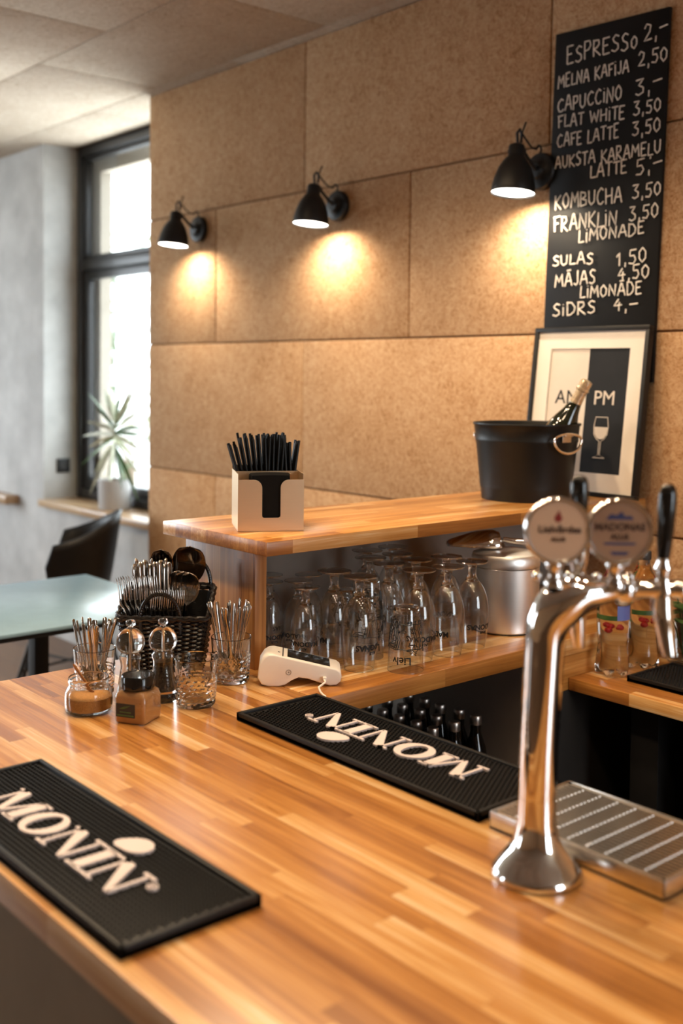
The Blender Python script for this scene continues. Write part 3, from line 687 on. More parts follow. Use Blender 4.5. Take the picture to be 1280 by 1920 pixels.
m = MB().prism(poly, 0, tk, Matrix.Translation((0, tk, 0)) @ Matrix.Rotation(R(90), 4, 'X')); m.build('front_plate', M['brushed_box'], nb_, ang=30)
for k in range(7):
    o = thing('paper_napkin', 'black folded napkin standing in the steel box', 'napkin', (P0.x, P0.y, ZS), aw, 'black napkins in the steel box')
    m = MB(); y = .006+.0095*k; h = Hn+.012+.0012*(k % 3)-.001*k; xo = .030+.0008*(k % 2)
    vs = []; fs = []
    for i in range(9):
        t = i/8; x = xo+.082*t; bow = .006*sin(pi*t)
        for (dy, zz) in ((0, .004), (.0075, .004), (.0075, h+bow*.2-.004), (.004, h+bow*.2), (0, h+bow*.2-.004)): vs.append((x, y+dy, zz))
    for i in range(8):
        for q in range(5): fs.append((i*5+q, i*5+(q+1) % 5, i*5+5+(q+1) % 5, i*5+5+q))
    fs += [(0, 1, 2, 3, 4), (44, 43, 42, 41, 40)]; m.add(vs, fs).build('folded_sheet', M['napkin'], o, ang=30)
random.seed(3)
st = MB().tube([(0, 0, 0), (0, 0, .1), (0, 0, .21)], .0029, 8, cap=False)
tube0 = None; k = 0
for j in range(6):
    for i in range(14):
        x = .008+(W-.016)*i/13; y = .084+.058*j/5
        fx = (i/13-.5)*2; lx = -.10 if i < 2 else random.uniform(-.03, .05)*.6+fx*.10
        if fx > .6: lx = fx*-.02+random.uniform(-.05, .03)
        lx = min(lx, .12) if fx > 0 else lx
        if i == 0: lx = -.2
        elif i == 1: lx = -.15
        elif i == 2: lx = -.1
        ly = random.uniform(-.05, .05); hz = random.uniform(-.012, .0) - (.012 if i < 2 or i > 11 else 0)
        # hinge at the box rim so that nothing pierces the sheet
        piv = Vector((x, y, Hn+.012)); Lb = .105; dirv = Vector((lx, ly, 1)).normalized()
        basep = Vector((min(max(x-lx*.1, .006), W-.006), min(max(y-ly*.1, .08), D-.006), .006+random.random()*.004)); dirv = (piv-basep).normalized()
        if i < 7: piv.x = .0055+.0108*i; basep.x = piv.x+.034*(1-i/7); dirv = (piv-basep).normalized()
        if i == 13: basep.x = x-.016; dirv = (piv-basep).normalized()
        if random.random() < .1 and j < 5: continue
        if tube0 is None:
            tube0 = st.build('drinking_straw', M['straw']); o = tube0
        else: o = tube0.copy(); C.objects.link(o)
        tag(o, 'straight black drinking straw standing in the steel box', 'straw', 'black straws in the steel box')
        RZ = Matrix.Rotation(aw, 4, 'Z'); wp = Vector((P0.x, P0.y, ZS)) + RZ @ basep; wd = RZ @ dirv
        q = Vector((0, 0, 1)).rotation_difference(wd); o.rotation_mode = 'QUATERNION'; o.location = wp; o.rotation_quaternion = q; o.scale = (1, 1, (.198+hz)/.21+random.uniform(-.015, .015))

# ------------------------------------------------------------------ bucket and champagne
bx, by = -1.947, 2.356
bk = thing('ice_bucket', 'black metal bucket with ring handles on the raised shelf', 'bucket', (bx, by, ZS), 0)
bpz = [(0, .006), (.118, .004), (.121, 0), (.1225, .004), (.1245, .03), (.1262, .034), (.1262, .038), (.127, .042), (.139, .158), (.1412, .162), (.1412, .167), (.1406, .170), (.1445, .203), (.1475, .205), (.1485, .2085), (.1475, .211), (.1445, .210), (.1425, .203), (.121, .012), (0, .010)]
MB().lathe(bpz, 64).build('bucket_shell', M['bucket'], bk, ang=50)
cd = Vector((-bx, -by, 0)).normalized(); sd = Vector((-cd.y, cd.x, 0))   # towards the eye; picture-right
for sgn in (1, -1):
    ang = R(46); dv = (cd*cos(ang) + sd*sin(ang))*sgn; tn = Vector((-dv.y, dv.x, 0))
    base = Vector((0, 0, .178)) + dv*.1455
    h = MB(); pts = []
    for i in range(28):
        a = 2*pi*i/28; px, pz = .053*cos(a), .036*sin(a)
        if pz > 0: pz *= .45; px *= 1.0
        pts.append(base + tn*px + Vector((0, 0, 1))*(pz-.008) + dv*(.006+(-pz)*.06))
    h.tube(pts, .0036, 10, closed=True); h.build('ring_handle', M['chrome'], bk)['label'] = 'bright metal ring handle'
    b = MB(); Mq = Matrix((( tn.x, dv.x, 0, base.x), (tn.y, dv.y, 0, base.y), (0, 0, 1, base.z), (0, 0, 0, 1)))
    b.box((0, .0015, -.004), (.034, .003, .022), 0, .001, M=Mq).box((0, .006, .004), (.03, .012, .008), 0, .003, M=Mq); b.build('handle_bracket', M['steel'], bk)
cb = thing('champagne_bottle', 'dark champagne bottle with gold foil neck leaning in the black bucket', 'bottle', (bx, by, ZS))
ptop = on_y(1101, 713, 2.458); pbot = Vector((-1.874, 2.433, EYE-.125)); dirv = (ptop-pbot).normalized(); L = .302
org = ptop - dirv*L; qm = Vector((0, 0, 1)).rotation_difference(dirv).to_matrix().to_4x4()
cb.location = org; cb.rotation_mode = 'QUATERNION'; cb.rotation_quaternion = Vector((0, 0, 1)).rotation_difference(dirv)
MB().lathe([(0, .02), (.018, .012), (.040, 0), (.043, .006), (.043, .13), (.041, .155), (.033, .18), (.023, .205), (.0175, .228), (.0155, .245)], 36).build('bottle_glass', M['bottleglass'], cb)
MB().lathe([(.0172, .232), (.0160, .25), (.0155, .268), (.0185, .271), (.0185, .276), (.0165, .278), (.0170, .292), (.0160, .299), (.010, .302), (0, .3025)], 32).build('foil', M['foil'], cb)

# ------------------------------------------------------------------ framed poster leaning on the wall
fw, fh = .40, .487
fy0, fy1 = 2.545, 2.603
fo = thing('framed_poster', 'black framed poster reading AM PM leaning on the wall behind the bucket', 'picture', (-1.722-fw/2, fy0, ZS+.001))
tilt = math.asin((fy1-fy0)/fh)
Mf = Matrix.Rotation(-tilt, 4, 'X') @ Matrix.Rotation(R(90), 4, 'X')      # local x right, y up, z to the room
fo.matrix_world = Matrix.Translation(fo.location) @ Mf
m = MB(); b = .0125
m.box((0, b/2, -.009), (fw, b, .024), 0, .0012).box((0, fh-b/2, -.009), (fw, b, .024), 0, .0012)
for s in (-1, 1): m.box((s*(fw/2-b/2), fh/2, -.009), (b, fh-2*b, .024), 0, .0012)
m.build('frame', M['blackmetal'], fo)
MB().box((0, fh/2, -.016), (fw-2*b, fh-2*b, .004)).build('backing', M['dark'], fo, flat=True)
ax0, ax1, ay0, ay1 = -.138, .138, .066, .424
iw = (fw-2*b)/2
m = MB(); zz = -.006
for x0_, x1_, y0_, y1_ in [(-iw, iw, b, ay0), (-iw, iw, ay1, fh-b), (-iw, ax0, ay0, ay1), (ax1, iw, ay0, ay1)]: m.bb(x0_, x1_, y0_, y1_, -.008, zz)
m.build('mount', M['matboard'], fo, flat=True)
MB().bb(ax0, 0, ay0, ay1, -.0125, -.0095).build('day_half', M['paper'], fo, flat=True)
MB().bb(0, ax1, ay0, ay1, -.0125, -.0095).build('night_half', M['ink'], fo, flat=True)
a = text_mb('AM', .058, .0003); MB().add(put(a, -.068, .262, -.0091), a.f).build('word', M['ink'], fo, flat=True)
a = text_mb('PM', .058, .0003); MB().add(put(a, .064, .262, -.0091), a.f).build('word', M['paper'], fo, flat=True)
g = MB(); cx = .062
pts = [(cx-.020, .226), (cx-.0245, .20), (cx-.022, .176), (cx-.012, .163), (cx-.003, .158), (cx-.0022, .118), (cx-.02, .110), (cx+.02, .110), (cx+.0022, .118), (cx+.003, .158), (cx+.012, .163), (cx+.022, .176), (cx+.0245, .20), (cx+.020, .226)]
g.tube([(x, y, -.0090) for x, y in pts], .0012, 6, closed=True)
g.prism([(cx-.0225, .198), (cx-.020, .178), (cx-.011, .166), (cx, .163), (cx+.011, .166), (cx+.020, .178), (cx+.0225, .198)], -.0094, -.0089)
g.build('wine_glass_motif', M['paper'], fo, ang=20)

# ------------------------------------------------------------------ chalkboard with the price list
YC = YW-.014
tl, tr_, br = on_y(1042, 65, YC), on_y(1256, 12, YC), on_y(1231, 718, YC)
wv = (tr_-tl); cw_ = wv.length; ux = wv.normalized(); uz = Vector((0, 1, 0)).cross(ux)*-1
uz = Vector((-ux.z, 0, ux.x)); ch = (tr_-br).length
cbd = thing('chalkboard', 'tall black chalkboard price list hanging on the panelled wall', 'chalkboard', tl)
cbd.rotation_euler = (0, atan2(-ux.z, ux.x), 0)
MB().box((cw_/2, .005, -ch/2), (cw_, .012, ch), 0, .0015).build('board', M['chalkboard'], cbd)
Rinv = Matrix.Rotation(-atan2(-ux.z, ux.x), 3, 'Y')
GL = {
 'A': (.75, [[(0, 0), (.32, 1), (.42, 1), (.7, 0)], [(.1, .38), (.66, .4)]]), 'B': (.65, [[(0, 0), (.03, 1)], [(0, 1), (.45, .92), (.48, .65), (.1, .52), (.55, .4), (.55, .1), (.0, 0)]]),
 'C': (.7, [[(.62, .85), (.4, 1), (.12, .75), (.03, .4), (.2, .05), (.45, .02), (.65, .18)]]), 'D': (.7, [[(.05, 0), (.05, 1)], [(0, 1), (.4, .95), (.62, .6), (.58, .25), (.3, .02), (0, 0)]]),
 'E': (.6, [[(.05, 0), (.05, 1)], [(.03, .98), (.55, 1)], [(.05, .52), (.42, .55)], [(.05, 0), (.55, .04)]]), 'F': (.58, [[(.08, 0), (.05, 1)], [(-.05, .93), (.6, 1)], [(.05, .5), (.42, .55)]]),
 'H': (.72, [[(.05, 0), (.05, 1)], [(.62, 0), (.62, 1)], [(.05, .48), (.62, .54)]]), 'I': (.25, [[(.1, 0), (.1, .8)], [(.1, .98), (.11, 1.03)]]),
 'J': (.5, [[(.38, 1), (.4, .2), (.22, 0), (.02, .15)]]), 'K': (.66, [[(.05, 0), (.05, 1)], [(.6, 1), (.08, .5), (.62, 0)]]), 'L': (.55, [[(.1, 1), (.05, .02), (.55, .06)]]),
 'M': (.85, [[(0, 0), (.12, 1), (.4, .35), (.68, 1), (.78, 0)]]), 'N': (.75, [[(.03, 0), (.08, 1), (.6, 0), (.66, 1)]]),
 'O': (.72, [[(.35, 1), (.08, .75), (.04, .35), (.28, 0), (.55, .2), (.62, .65), (.35, 1), (.28, .98)]]), 'P': (.6, [[(.05, 0), (.06, 1)], [(.0, .98), (.45, .98), (.52, .7), (.35, .5), (.06, .45)]]),
 'R': (.66, [[(.05, 0), (.06, 1)], [(0, 1), (.45, .97), (.5, .7), (.3, .52), (.06, .48), (.6, 0)]]), 'S': (.6, [[(.55, .88), (.3, 1), (.08, .8), (.2, .58), (.48, .42), (.5, .15), (.25, 0), (.0, .12)]]),
 'T': (.62, [[(.3, 0), (.32, 1)], [(0, .96), (.64, 1)]]), 'U': (.7, [[(.03, 1), (.06, .25), (.28, 0), (.55, .2), (.6, 1)]]), 'W': (1.0, [[(0, 1), (.2, 0), (.45, .8), (.7, 0), (.92, 1)]]),
 'Ā': (.75, [[(0, 0), (.32, 1), (.42, 1), (.7, 0)], [(.1, .38), (.66, .4)], [(.2, 1.2), (.58, 1.22)]]), 'Ļ': (.55, [[(.1, 1), (.05, .02), (.55, .06)], [(.32, -.08), (.26, -.28)]]),
 '0': (.62, [[(.3, 1), (.06, .7), (.06, .3), (.28, 0), (.52, .25), (.54, .7), (.3, 1)]]), '1': (.4, [[(0, .68), (.24, 1), (.24, 0)]]), '2': (.6, [[(.03, .75), (.2, 1), (.48, .85), (.42, .5), (.02, .03), (.58, .05)]]),
 '3': (.58, [[(.03, .95), (.5, .98), (.2, .6), (.5, .42), (.48, .12), (.2, 0), (0, .12)]]), '4': (.6, [[(.35, 1), (.02, .45), (.58, .5)], [(.4, .75), (.38, 0)]]), '5': (.6, [[(.58, 1), (.12, .98), (.1, .58), (.4, .6), (.52, .3), (.35, .02), (.03, .08)]]),
 ',': (.28, [[(.16, .12), (.14, -.22)]]), '-': (.6, [[(.02, .5), (.6, .54)]]), ' ': (.42, []), 'o': (.55, [[(.28, .66), (.06, .45), (.08, .15), (.28, 0), (.48, .2), (.46, .5), (.28, .66)]]) }
random.seed(8)
def chalk(txt, x0, y0, x1, y1, hp, name='chalk_writing'):
    a = on_y(x0, y0, YC-.0075); b = on_y(x1, y1, YC-.0075); hgt = (on_y(x0, y0-hp, YC-.0075)-a).z
    tot = sum(GL[c][0] for c in txt)+.12*(len(txt)-1); d = b-a; m = MB(); x = 0
    for c in txt:
        wd, ss = GL[c]; jy = random.uniform(-.06, .06); sc = random.uniform(.92, 1.08)
        for s_ in ss:
            pts = []
            q = []
            for i in range(len(s_)-1):
                for t in (0, .5): q.append((s_[i][0]+(s_[i+1][0]-s_[i][0])*t, s_[i][1]+(s_[i+1][1]-s_[i][1])*t))
            q.append(s_[-1])
            for (u, v) in q:
                p = a + d*((x+u+random.uniform(-.015, .015))/tot) + Vector((0, 0, 1))*(hgt*(v*sc+jy))
                pts.append(Rinv @ (p-tl))
            m.tube(pts, [(.0021, .0006)]*len(pts), 6, flat=(0, 1, 0))
        x += wd+.12
    m.build(name, M['chalk'], cbd)['label'] = 'handwritten chalk %s' % txt.upper()
for a in [('ESPRESSo', 1062, 120, 1195, 88, 31), ('2,-', 1207, 77, 1251, 62, 31), ('MELNA KAFIJA', 1046, 167, 1179, 134, 23), ('2,50', 1196, 125, 1251, 114, 26), ('CAPUCCINO', 1045, 211, 1166, 186, 26), ('3,-', 1191, 179, 1241, 165, 32),
          ('FLAT WHITE', 1046, 240, 1171, 223, 23), ('3,50', 1187, 216, 1239, 207, 25), ('CAFE LATTE', 1044, 278, 1160, 258, 24), ('3,50', 1185, 256, 1238, 246, 25), ('AUKSTA KARAMEĻU', 1040, 317, 1239, 287, 23), ('LATTE', 1106, 334, 1175, 325, 24),
          ('5,-', 1191, 329, 1241, 316, 30), ('KOMBUCHA', 1040, 393, 1166, 378, 28), ('3,50', 1185, 374, 1239, 364, 26), ('FRANKLIN', 1038, 434, 1157, 422, 28), ('3,50', 1179, 414, 1234, 407, 26), ('LIMONADE', 1084, 456, 1208, 438, 23),
          ('SULAS', 1036, 499, 1112, 494, 20), ('1,50', 1155, 498, 1212, 492, 25), ('MĀJAS', 1040, 540, 1116, 530, 25), ('4,50', 1158, 527, 1217, 521, 24), ('LIMONĀDE', 1087, 560, 1203, 551, 22), ('SIDRS', 1036, 594, 1116, 587, 22), ('4,-', 1150, 583, 1195, 580, 22)]:
    chalk(*a)

# ------------------------------------------------------------------ wall lamps
def wall_lamp(label, X):
    zp = EYE+.62
    t = thing('wall_lamp', label, 'wall lamp', (X, YW, zp), 0, 'black wall lamps')
    Mw = Matrix.Rotation(R(90), 4, 'X')
    MB().lathe([(0, 0), (.055, 0), (.056, .006), (.056, .017), (.052, .023), (.03, .026), (.022, .034), (.02, .037), (0, .038)], 40, Mw).build('wall_plate', M['blackmetal'], t)
    yo = -.122; zr = -.082
    tilt = R(-6)
    Mt = Matrix.Translation((0, yo, zr+.165)) @ Matrix.Rotation(tilt, 4, 'X') @ Matrix.Translation((0, 0, -.165))
    MB().lathe([(.0655, 0), (.066, .002), (.064, .022), (.058, .05), (.048, .078), (.036, .098), (.026, .110), (.0245, .113), (.0245, .138), (.022, .145), (.012, .150), (0, .151)], 40, Mt).lathe([(.0645, .001), (.062, .022), (.056, .05), (.046, .078), (.03, .1), (0, .104)], 40, Mt).build('shade', M['blackmetal'], t)
    MB().lathe([(0, .006), (.0635, .006), (.0636, .0075), (0, .0078)], 32, Mt).build('lit_opening', M['lampglow'], t)
    m = MB().tube([Vector((0, -.03, 0)), Vector((0, -.06, .02)), Vector((0, yo+.022, .053)), Vector((0, yo, .056))], .0062, 10).sphere((0, yo+.022, .05), .012)
    Mk = Matrix.Translation((-.024, yo, .05)) @ Matrix.Rotation(R(-90), 4, 'Y'); m.lathe([(0, 0), (.007, 0), (.007, .008), (0, .009)], 12, Mk); m.build('arm', M['blackmetal'], t)
    m = MB().tube([(0, yo, .07), (0, yo-.002, .1), (0, yo+.010, .112), (0, yo+.018, .1), (0, yo+.016, .072)], .0042, 8)
    m.tube([(.001, yo+.012, .075), (.003, yo+.018, .105), (.006, yo+.03, .135)], .0028, 6)
    m.tube([(0, yo+.016, .105), (.002, yo+.04, .082), (0, yo+.065, .066), (0, -.035, .064), (0, -.024, .078), (0, -.014, .076), (0, -.012, .062), (0, -.02, .05)], .003, 8); m.build('flex', M['blackmetal'], t)
    s = lamp('lamp_bulb', 'SPOT', (X, YW+yo-.004, zp+zr+.004), 29, (1, .80, .56), spot_size=R(150), spot_blend=.8, shadow_soft_size=.035)
    s.rotation_euler = (R(20), 0, 0)
    return t
wall_lamp('leftmost black wall lamp, nearest the window', -4.013)
wall_lamp('middle black wall lamp of the three on the panelled wall', -3.084)
wall_lamp('black wall lamp beside the chalkboard', -2.134)

# ------------------------------------------------------------------ things on the counter, left end
def cut_tumbler(label, loc, rz, initials=False):
    t = thing('cut_glass_tumbler', label, 'glass', loc, rz, 'cut glass tumblers')
    n = 36; vs = []; fs = []; m = MB()
    zs = [.0055+.0036*i for i in range(16)]
    rings = [(.029, .0, 0), (.0335, .0012, 0), (.035, .0035, 0)]+[(.0352+.0036*(z/.06), z, 1) for z in zs]+[(.0389, .063, 0), (.0393, .068, 0), (.0405, .085, 0), (.0411, .0905, 0), (.0405, .092, 0), (.0398, .0905, 0), (.0388, .08, 0), (.0378, .066, 0), (.0362, .045, 0), (.0342, .02, 0), (.0325, .0135, 0), (.028, .0115, 0)]
    for i, (r, z, c) in enumerate(rings):
        for k in range(n):
            a = 2*pi*(k+(.5*(i % 2) if c else 0))/n; dd = 0
            if c: dd = .0013 if (k+(i//2)) % 2 == 0 else -.0007
            vs.append(((r+dd)*cos(a), (r+dd)*sin(a), z))
    for i in range(len(rings)-1):
        for k in range(n): fs.append((i*n+k, i*n+(k+1) % n, (i+1)*n+(k+1) % n, (i+1)*n+k))
    vs += [(0, 0, 0), (0, 0, .0112)]; L_ = (len(rings)-1)*n
    for k in range(n): fs += [((k+1) % n, k, len(vs)-2), (L_+k, L_+(k+1) % n, len(vs)-1)]
    m.add(vs, fs); m.build('glass_body', M['clear'], t, ang=14)
    if initials:
        m = MB(); st_ = [[(.0, .016), (.004, .0), (.0, -.004), (-.004, .002)], [(.006, .012), (.009, .0), (.013, .002), (.015, .012)], [(.015, .008), (.028, .0155)], [(.018, .0), (.022, .018), (.029, .002)], [(.0195, .007), (.03, .009)]]
        for s_ in st_:
            pts = []
            for x, y in s_:
                a = (x-.02)/.04; r = .0396+(.076+y-.066)*.06+.0006; pts.append((r*sin(a), -r*cos(a), .064+y))
            m.tube(pts, .0011, 5)
        m.build('white_pen_marks', M['letter'], t)
    return t
ct1 = cut_tumbler('empty cut glass tumbler with white pen marks, in front at the right', (-1.709, 1.119, ZC), TH-R(20), True)
ct2 = cut_tumbler('cut glass tumbler of spoons at the left behind the sugar jar', (-1.888, 1.004, ZC), 1.1)
ct3 = cut_tumbler('cut glass tumbler of spoons beside the card terminal', (-1.800, 1.263, ZC), 2.3)
# teaspoons, bowls down in the tumblers
def teaspoon_mb():
    m = MB(); L = .148
    pts = [(0, 0, .004), (0, .0015, .012), (0, .003, .024), (0, .0015, .036), (0, 0, .044), (0, .0006, .06), (0, .0, .10), (0, .001, .13), (0, .0015, .146), (0, .0015, L)]
    ra = [(.002, .0006), (.0075, .001), (.0098, .0012), (.0072, .0012), (.0022, .0012), (.0018, .0011), (.0032, .0012), (.0046, .0013), (.0042, .0012), (.0016, .0008)]
    m.tube(pts, ra, 10, flat=(0, 1, 0)); return m
tspoon = None
def put_obj(proto_mb, cache, name, mat, lab, cat, grp, base, top, roll):
    if name+grp not in cache: o = proto_mb().build(name, M[mat], ang=75); cache[name+grp] = o
    else: o = cache[name+grp].copy(); C.objects.link(o)
    tag(o, lab, cat, grp)
    d = (Vector(top)-Vector(base)).normalized(); q = Vector((0, 0, 1)).rotation_difference(d)
    o.rotation_mode = 'QUATERNION'; o.rotation_quaternion = q @ Matrix.Rotation(roll, 3, 'Z').to_quaternion(); o.location = base
    return o
cache = {}; random.seed(21)
for (cx_, cy_, lab, grp) in [(-1.888, 1.004, 'teaspoon standing handle up in the left tumbler', 'teaspoons in the left tumbler'), (-1.800, 1.263, 'teaspoon standing handle up in the tumbler by the card terminal', 'teaspoons in the tumbler by the terminal')]:
    for k in range(20):
        a = 2*pi*k/20*2.4; r0 = .006+.018*((k*7) % 20)/20; r1 = min(r0+.010, .0325)
        a2 = a+random.uniform(-.4, .4)
        b_ = Vector((cx_+r0*.8*cos(a+.3), cy_+r0*.8*sin(a+.3), ZC+.0125+.004*(k % 3))); tp_ = Vector((cx_+r1*cos(a2), cy_+r1*sin(a2), ZC+.095))
        put_obj(teaspoon_mb, cache, 'teaspoon', 'cutlery', lab, 'teaspoon', grp, b_, tp_, random.uniform(0, 6.3)).scale = (1, 1, .97 if grp.endswith('terminal') else .87)
# sugar jar with wooden spoon
sj = thing('sugar_jar', 'open glass jar of brown sugar at the left of the counter cluster', 'jar', (-1.803, .947, ZC))
MB().lathe(smooth_prof([(.036, .0008), (.0415, .004), (.0432, .012), (.0432, .03), (.0415, .040), (.0372, .047), (.0355, .051), (.0368, .054), (.0368, .0625), (.0352, .064), (.0345, .060), (.0352, .0545), (.034, .051), (.0358, .0475), (.0402, .040), (.0418, .03), (.0418, .012), (.0395, .0058), (.03, .0052), (.0001, .0052)], 2), 44).lathe([(0, .0052), (.0001, .0052)], 44).lathe([(0, .0008), (.036, .0008)], 44).build('jar_glass', M['clear'], sj)
MB().lathe([(0, .006), (.0395, .0062), (.0416, .012), (.0416, .029), (.039, .0305), (.02, .034), (0, .035)], 40).build('sugar_fill', M['sugar'], sj)
ws = MB().tube([(0, 0, 0), (0, 0, .01), (0, .0, .02), (0, 0, .045), (0, 0, .068), (0, 0, .072)], [(.004, .002), (.008, .0025), (.006, .0025), (.0032, .0025), (.004, .0025), (.002, .0015)], 10, flat=(0, 1, 0)).build('wooden_spoon', M['spoonwood'])
tag(ws, 'small brown wooden spoon stuck in the sugar jar', 'spoon'); dvec = Vector((-.45, -.38, .8)).normalized()
ws.rotation_mode = 'QUATERNION'; ws.rotation_quaternion = Vector((0, 0, 1)).rotation_difference(dvec); ws.location = (-1.797, .957, ZC+.026)
# cinnamon shaker
sk = thing('spice_shaker', 'square shaker of cinnamon with black lid in front of the mills', 'shaker', (-1.703, .992, ZC), R(30))
def rsq(s, r, z, n=5):
    pts = []
    for cx2, cy2, a0 in [(s-r, s-r, 0), (-s+r, s-r, 90), (-s+r, -s+r, 180), (s-r, -s+r, 270)]:
        for i in range(n): a = R(a0+90*i/(n-1)); pts.append((cx2+r*cos(a), cy2+r*sin(a), z))
    return pts
def loft(levels):
    m = MB(); n = len(levels[0]); vs = [p for l in levels for p in l]; fs = [tuple(range(n))[::-1], tuple((len(levels)-1)*n+k for k in range(n))]
    for i in range(len(levels)-1):
        for k in range(n): fs.append((i*n+k, i*n+(k+1) % n, (i+1)*n+(k+1) % n, (i+1)*n+k))
    return m.add(vs, fs)
loft([rsq(.028, .006, .0005), rsq(.0305, .007, .003), rsq(.031, .007, .02), rsq(.031, .007, .044), rsq(.0285, .008, .053), rsq(.025, .012, .057), rsq(.0235, .0232, .060)]).build('jar_body', M['cinnamon'], sk, ang=60)
loft([rsq(.0312, .0072, .003), rsq(.0316, .0072, .02), rsq(.0316, .0072, .044), rsq(.029, .008, .0535), rsq(.025, .012, .058)]).build('clear_shell', M['thick'], sk, ang=60)
MB().lathe([(0, .058), (.0285, .058), (.0302, .060), (.0302, .080), (.0285, .0822), (.0255, .0822), (.0245, .0812), (0, .081)], 48).build('lid', M['blackgloss'], sk)
m = MB().bb(-.026, .012, -.0324, -.0318, .012, .036); m.build('label_sticker', M['dark'], sk, flat=True)
m = MB().bb(-.024, .010, -.0327, -.0323, .014, .0165).bb(-.018, .004, -.0327, -.0323, .020, .022).prism([(-.02, .026), (-.008, .027), (.004, .034), (-.01, .031)], 0, .0004, Matrix.Translation((0, -.0323, 0)) @ Matrix.Rotation(R(90), 4, 'X')); m.build('sticker_print', M['leaf'], sk, flat=True)
# mills
def mill(label, loc, fillmat, fz):
    t = thing('grinder_mill', label, 'mill', loc, 0, 'clear acrylic mills')
    body = smooth_prof([(.0265, .0), (.0285, .004), (.0285, .012), (.0255, .020), (.0235, .034), (.0205, .055), (.0185, .068), (.0195, .078), (.0215, .083), (.0215, .088), (.0188, .091), (.0180, .096)], 3)
    inner = [(r-.0018, z) for r, z in body if z > .019]
    MB().lathe([(0, 0)]+body+[(inner[-1][0], .096)]+inner[::-1]+[(0, .019)], 36).build('mill_body', M['clear'], t)
    MB().lathe(smooth_prof([(.0185, .097), (.0235, .101), (.0268, .110), (.0265, .120), (.0232, .129), (.0165, .136), (.009, .140), (.006, .142), (.0055, .1445), (.0088, .147), (.0092, .152), (.007, .156), (0, .157)], 3), 36).lathe([(0, .097), (.0185, .097)], 36).build('mill_head', M['clear'], t)
    MB().tube([(0, 0, .022), (0, 0, .146)], .0022, 8).lathe([(0, .0975), (.0165, .0975), (.0165, .0995), (0, .0995)], 24).build('spindle', M['steel'], t)
    pr = [(r-.0021, z) for r, z in body if .0195 < z < fz]
    MB().lathe([(0, pr[0][1])]+pr+[(0, pr[-1][1]+.002)], 28).build('filling', M[fillmat], t)
    return t
mill('clear acrylic salt mill behind the cinnamon shaker', (-1.803, 1.034, ZC), 'salt', .045)
mill('clear acrylic pepper mill with dark peppercorns', (-1.777, 1.089, ZC), 'pepper', .076)

# wicker basket
bk_c = Vector((-1.93, 1.192)); bz = atan2(.757, .653)
bsk = thing('wicker_basket', 'black wicker cutlery basket with two arched handles', 'basket', (bk_c.x, bk_c.y, ZC), bz)
def bring(t, grow):     # rounded rectangle perimeter, t in 0..1
    ax_, ay_, rr = .074+grow*.016, .052+grow*.016, .02
    seg = [(2*(ax_-rr)), pi*rr/2, 2*(ay_-rr), pi*rr/2]*2; tot = sum(seg); s_ = (t % 1)*tot
    cen = [(ax_-rr, -ay_+rr), (ax_-rr, ay_-rr), (-ax_+rr, ay_-rr), (-ax_+rr, -ay_+rr)]
    st_ = [(-ax_+rr, -ay_, 1, 0), None, (ax_, -ay_+rr, 0, 1), None, (ax_-rr, ay_, -1, 0), None, (-ax_, ay_-rr, 0, -1), None]; ci = 0
    for i, L_ in enumerate(seg):
        if s_ <= L_+1e-9:
            if st_[i]: x, y, dx, dy = st_[i]; return (x+dx*s_, y+dy*s_, dy, -dx)
            c_ = cen[i//2]; a = R(-90+90*(i//2))+s_/rr; return (c_[0]+rr*cos(a), c_[1]+rr*sin(a), cos(a), sin(a))
        s_ -= L_
    return (-ax_+rr, -ay_, 0, -1)
def btop(y): return .128+.042*min(1, max(0, (y+.06)/.12))
nper = 72; m = MB()
for i in range(27):
    f = (i+.5)/27; pts = []
    for k in range(nper):
        x, y, nx, ny = bring(k/nper, f); o = .0022*(1 if (k//2+i) % 2 else -1); pts.append((x+nx*o, y+ny*o, .004+f*(btop(y)-.006)))
    m.tube(pts, .0027, 5, closed=True)
m.build('weave', M['wicker'], bsk)
m = MB()
for k in range(0, nper, 2):
    x, y, _, _ = bring((k+.5)/nper, 0); x2, y2, _, _ = bring((k+.5)/nper, 1); m.tube([(x, y, .003), (x2, y2, btop(y2)-.002)], .0018, 5)
m.build('stakes', M['wicker'], bsk)
vs = []; fs = []; nl = 48
for k in range(nl):
    x, y, nx, ny = bring(k/nl, -.15); x2, y2, nx2, ny2 = bring(k/nl, .8); vs += [(x-nx*.0015, y-ny*.0015, .004), (x2-nx2*.002, y2-ny2*.002, btop(y2)-.008)]
for k in range(nl): a = 2*k; b = (2*k+2) % (2*nl); fs.append((a, b, b+1, a+1))
MB().add(vs, fs).build('light_blocker', M['blackmetal'], bsk, flat=True)  # dark inner wall added to stop light showing through the weave
m = MB()
for dz, g in ((0, 1.0), (.004, 1.15), (.0, 1.25)):
    pts = []
    for k in range(96):
        x, y, nx, ny = bring(k/96, g); o = .0012*sin(k*1.9+dz*900); pts.append((x+nx*o, y+ny*o, btop(y)+dz+.001*cos(k*1.9)))
    m.tube(pts, .0034, 6, closed=True)
m.build('rim', M['wicker'], bsk)
MB().lathe([(0, .001), (.06, .001), (.06, .004), (0, .004)], 4, Matrix.Diagonal((1.5, 1.1, 1, 1)) @ Matrix.Rotation(R(45), 4, 'Z')).build('bottom', M['wicker'], bsk, flat=True)
m = MB(); m.bb(.018, .021, -.05, .05, .004, .125).bb(-.076, .018, -.012, -.009, .004, .125); m.build('divider', M['wicker'], bsk, flat=True)
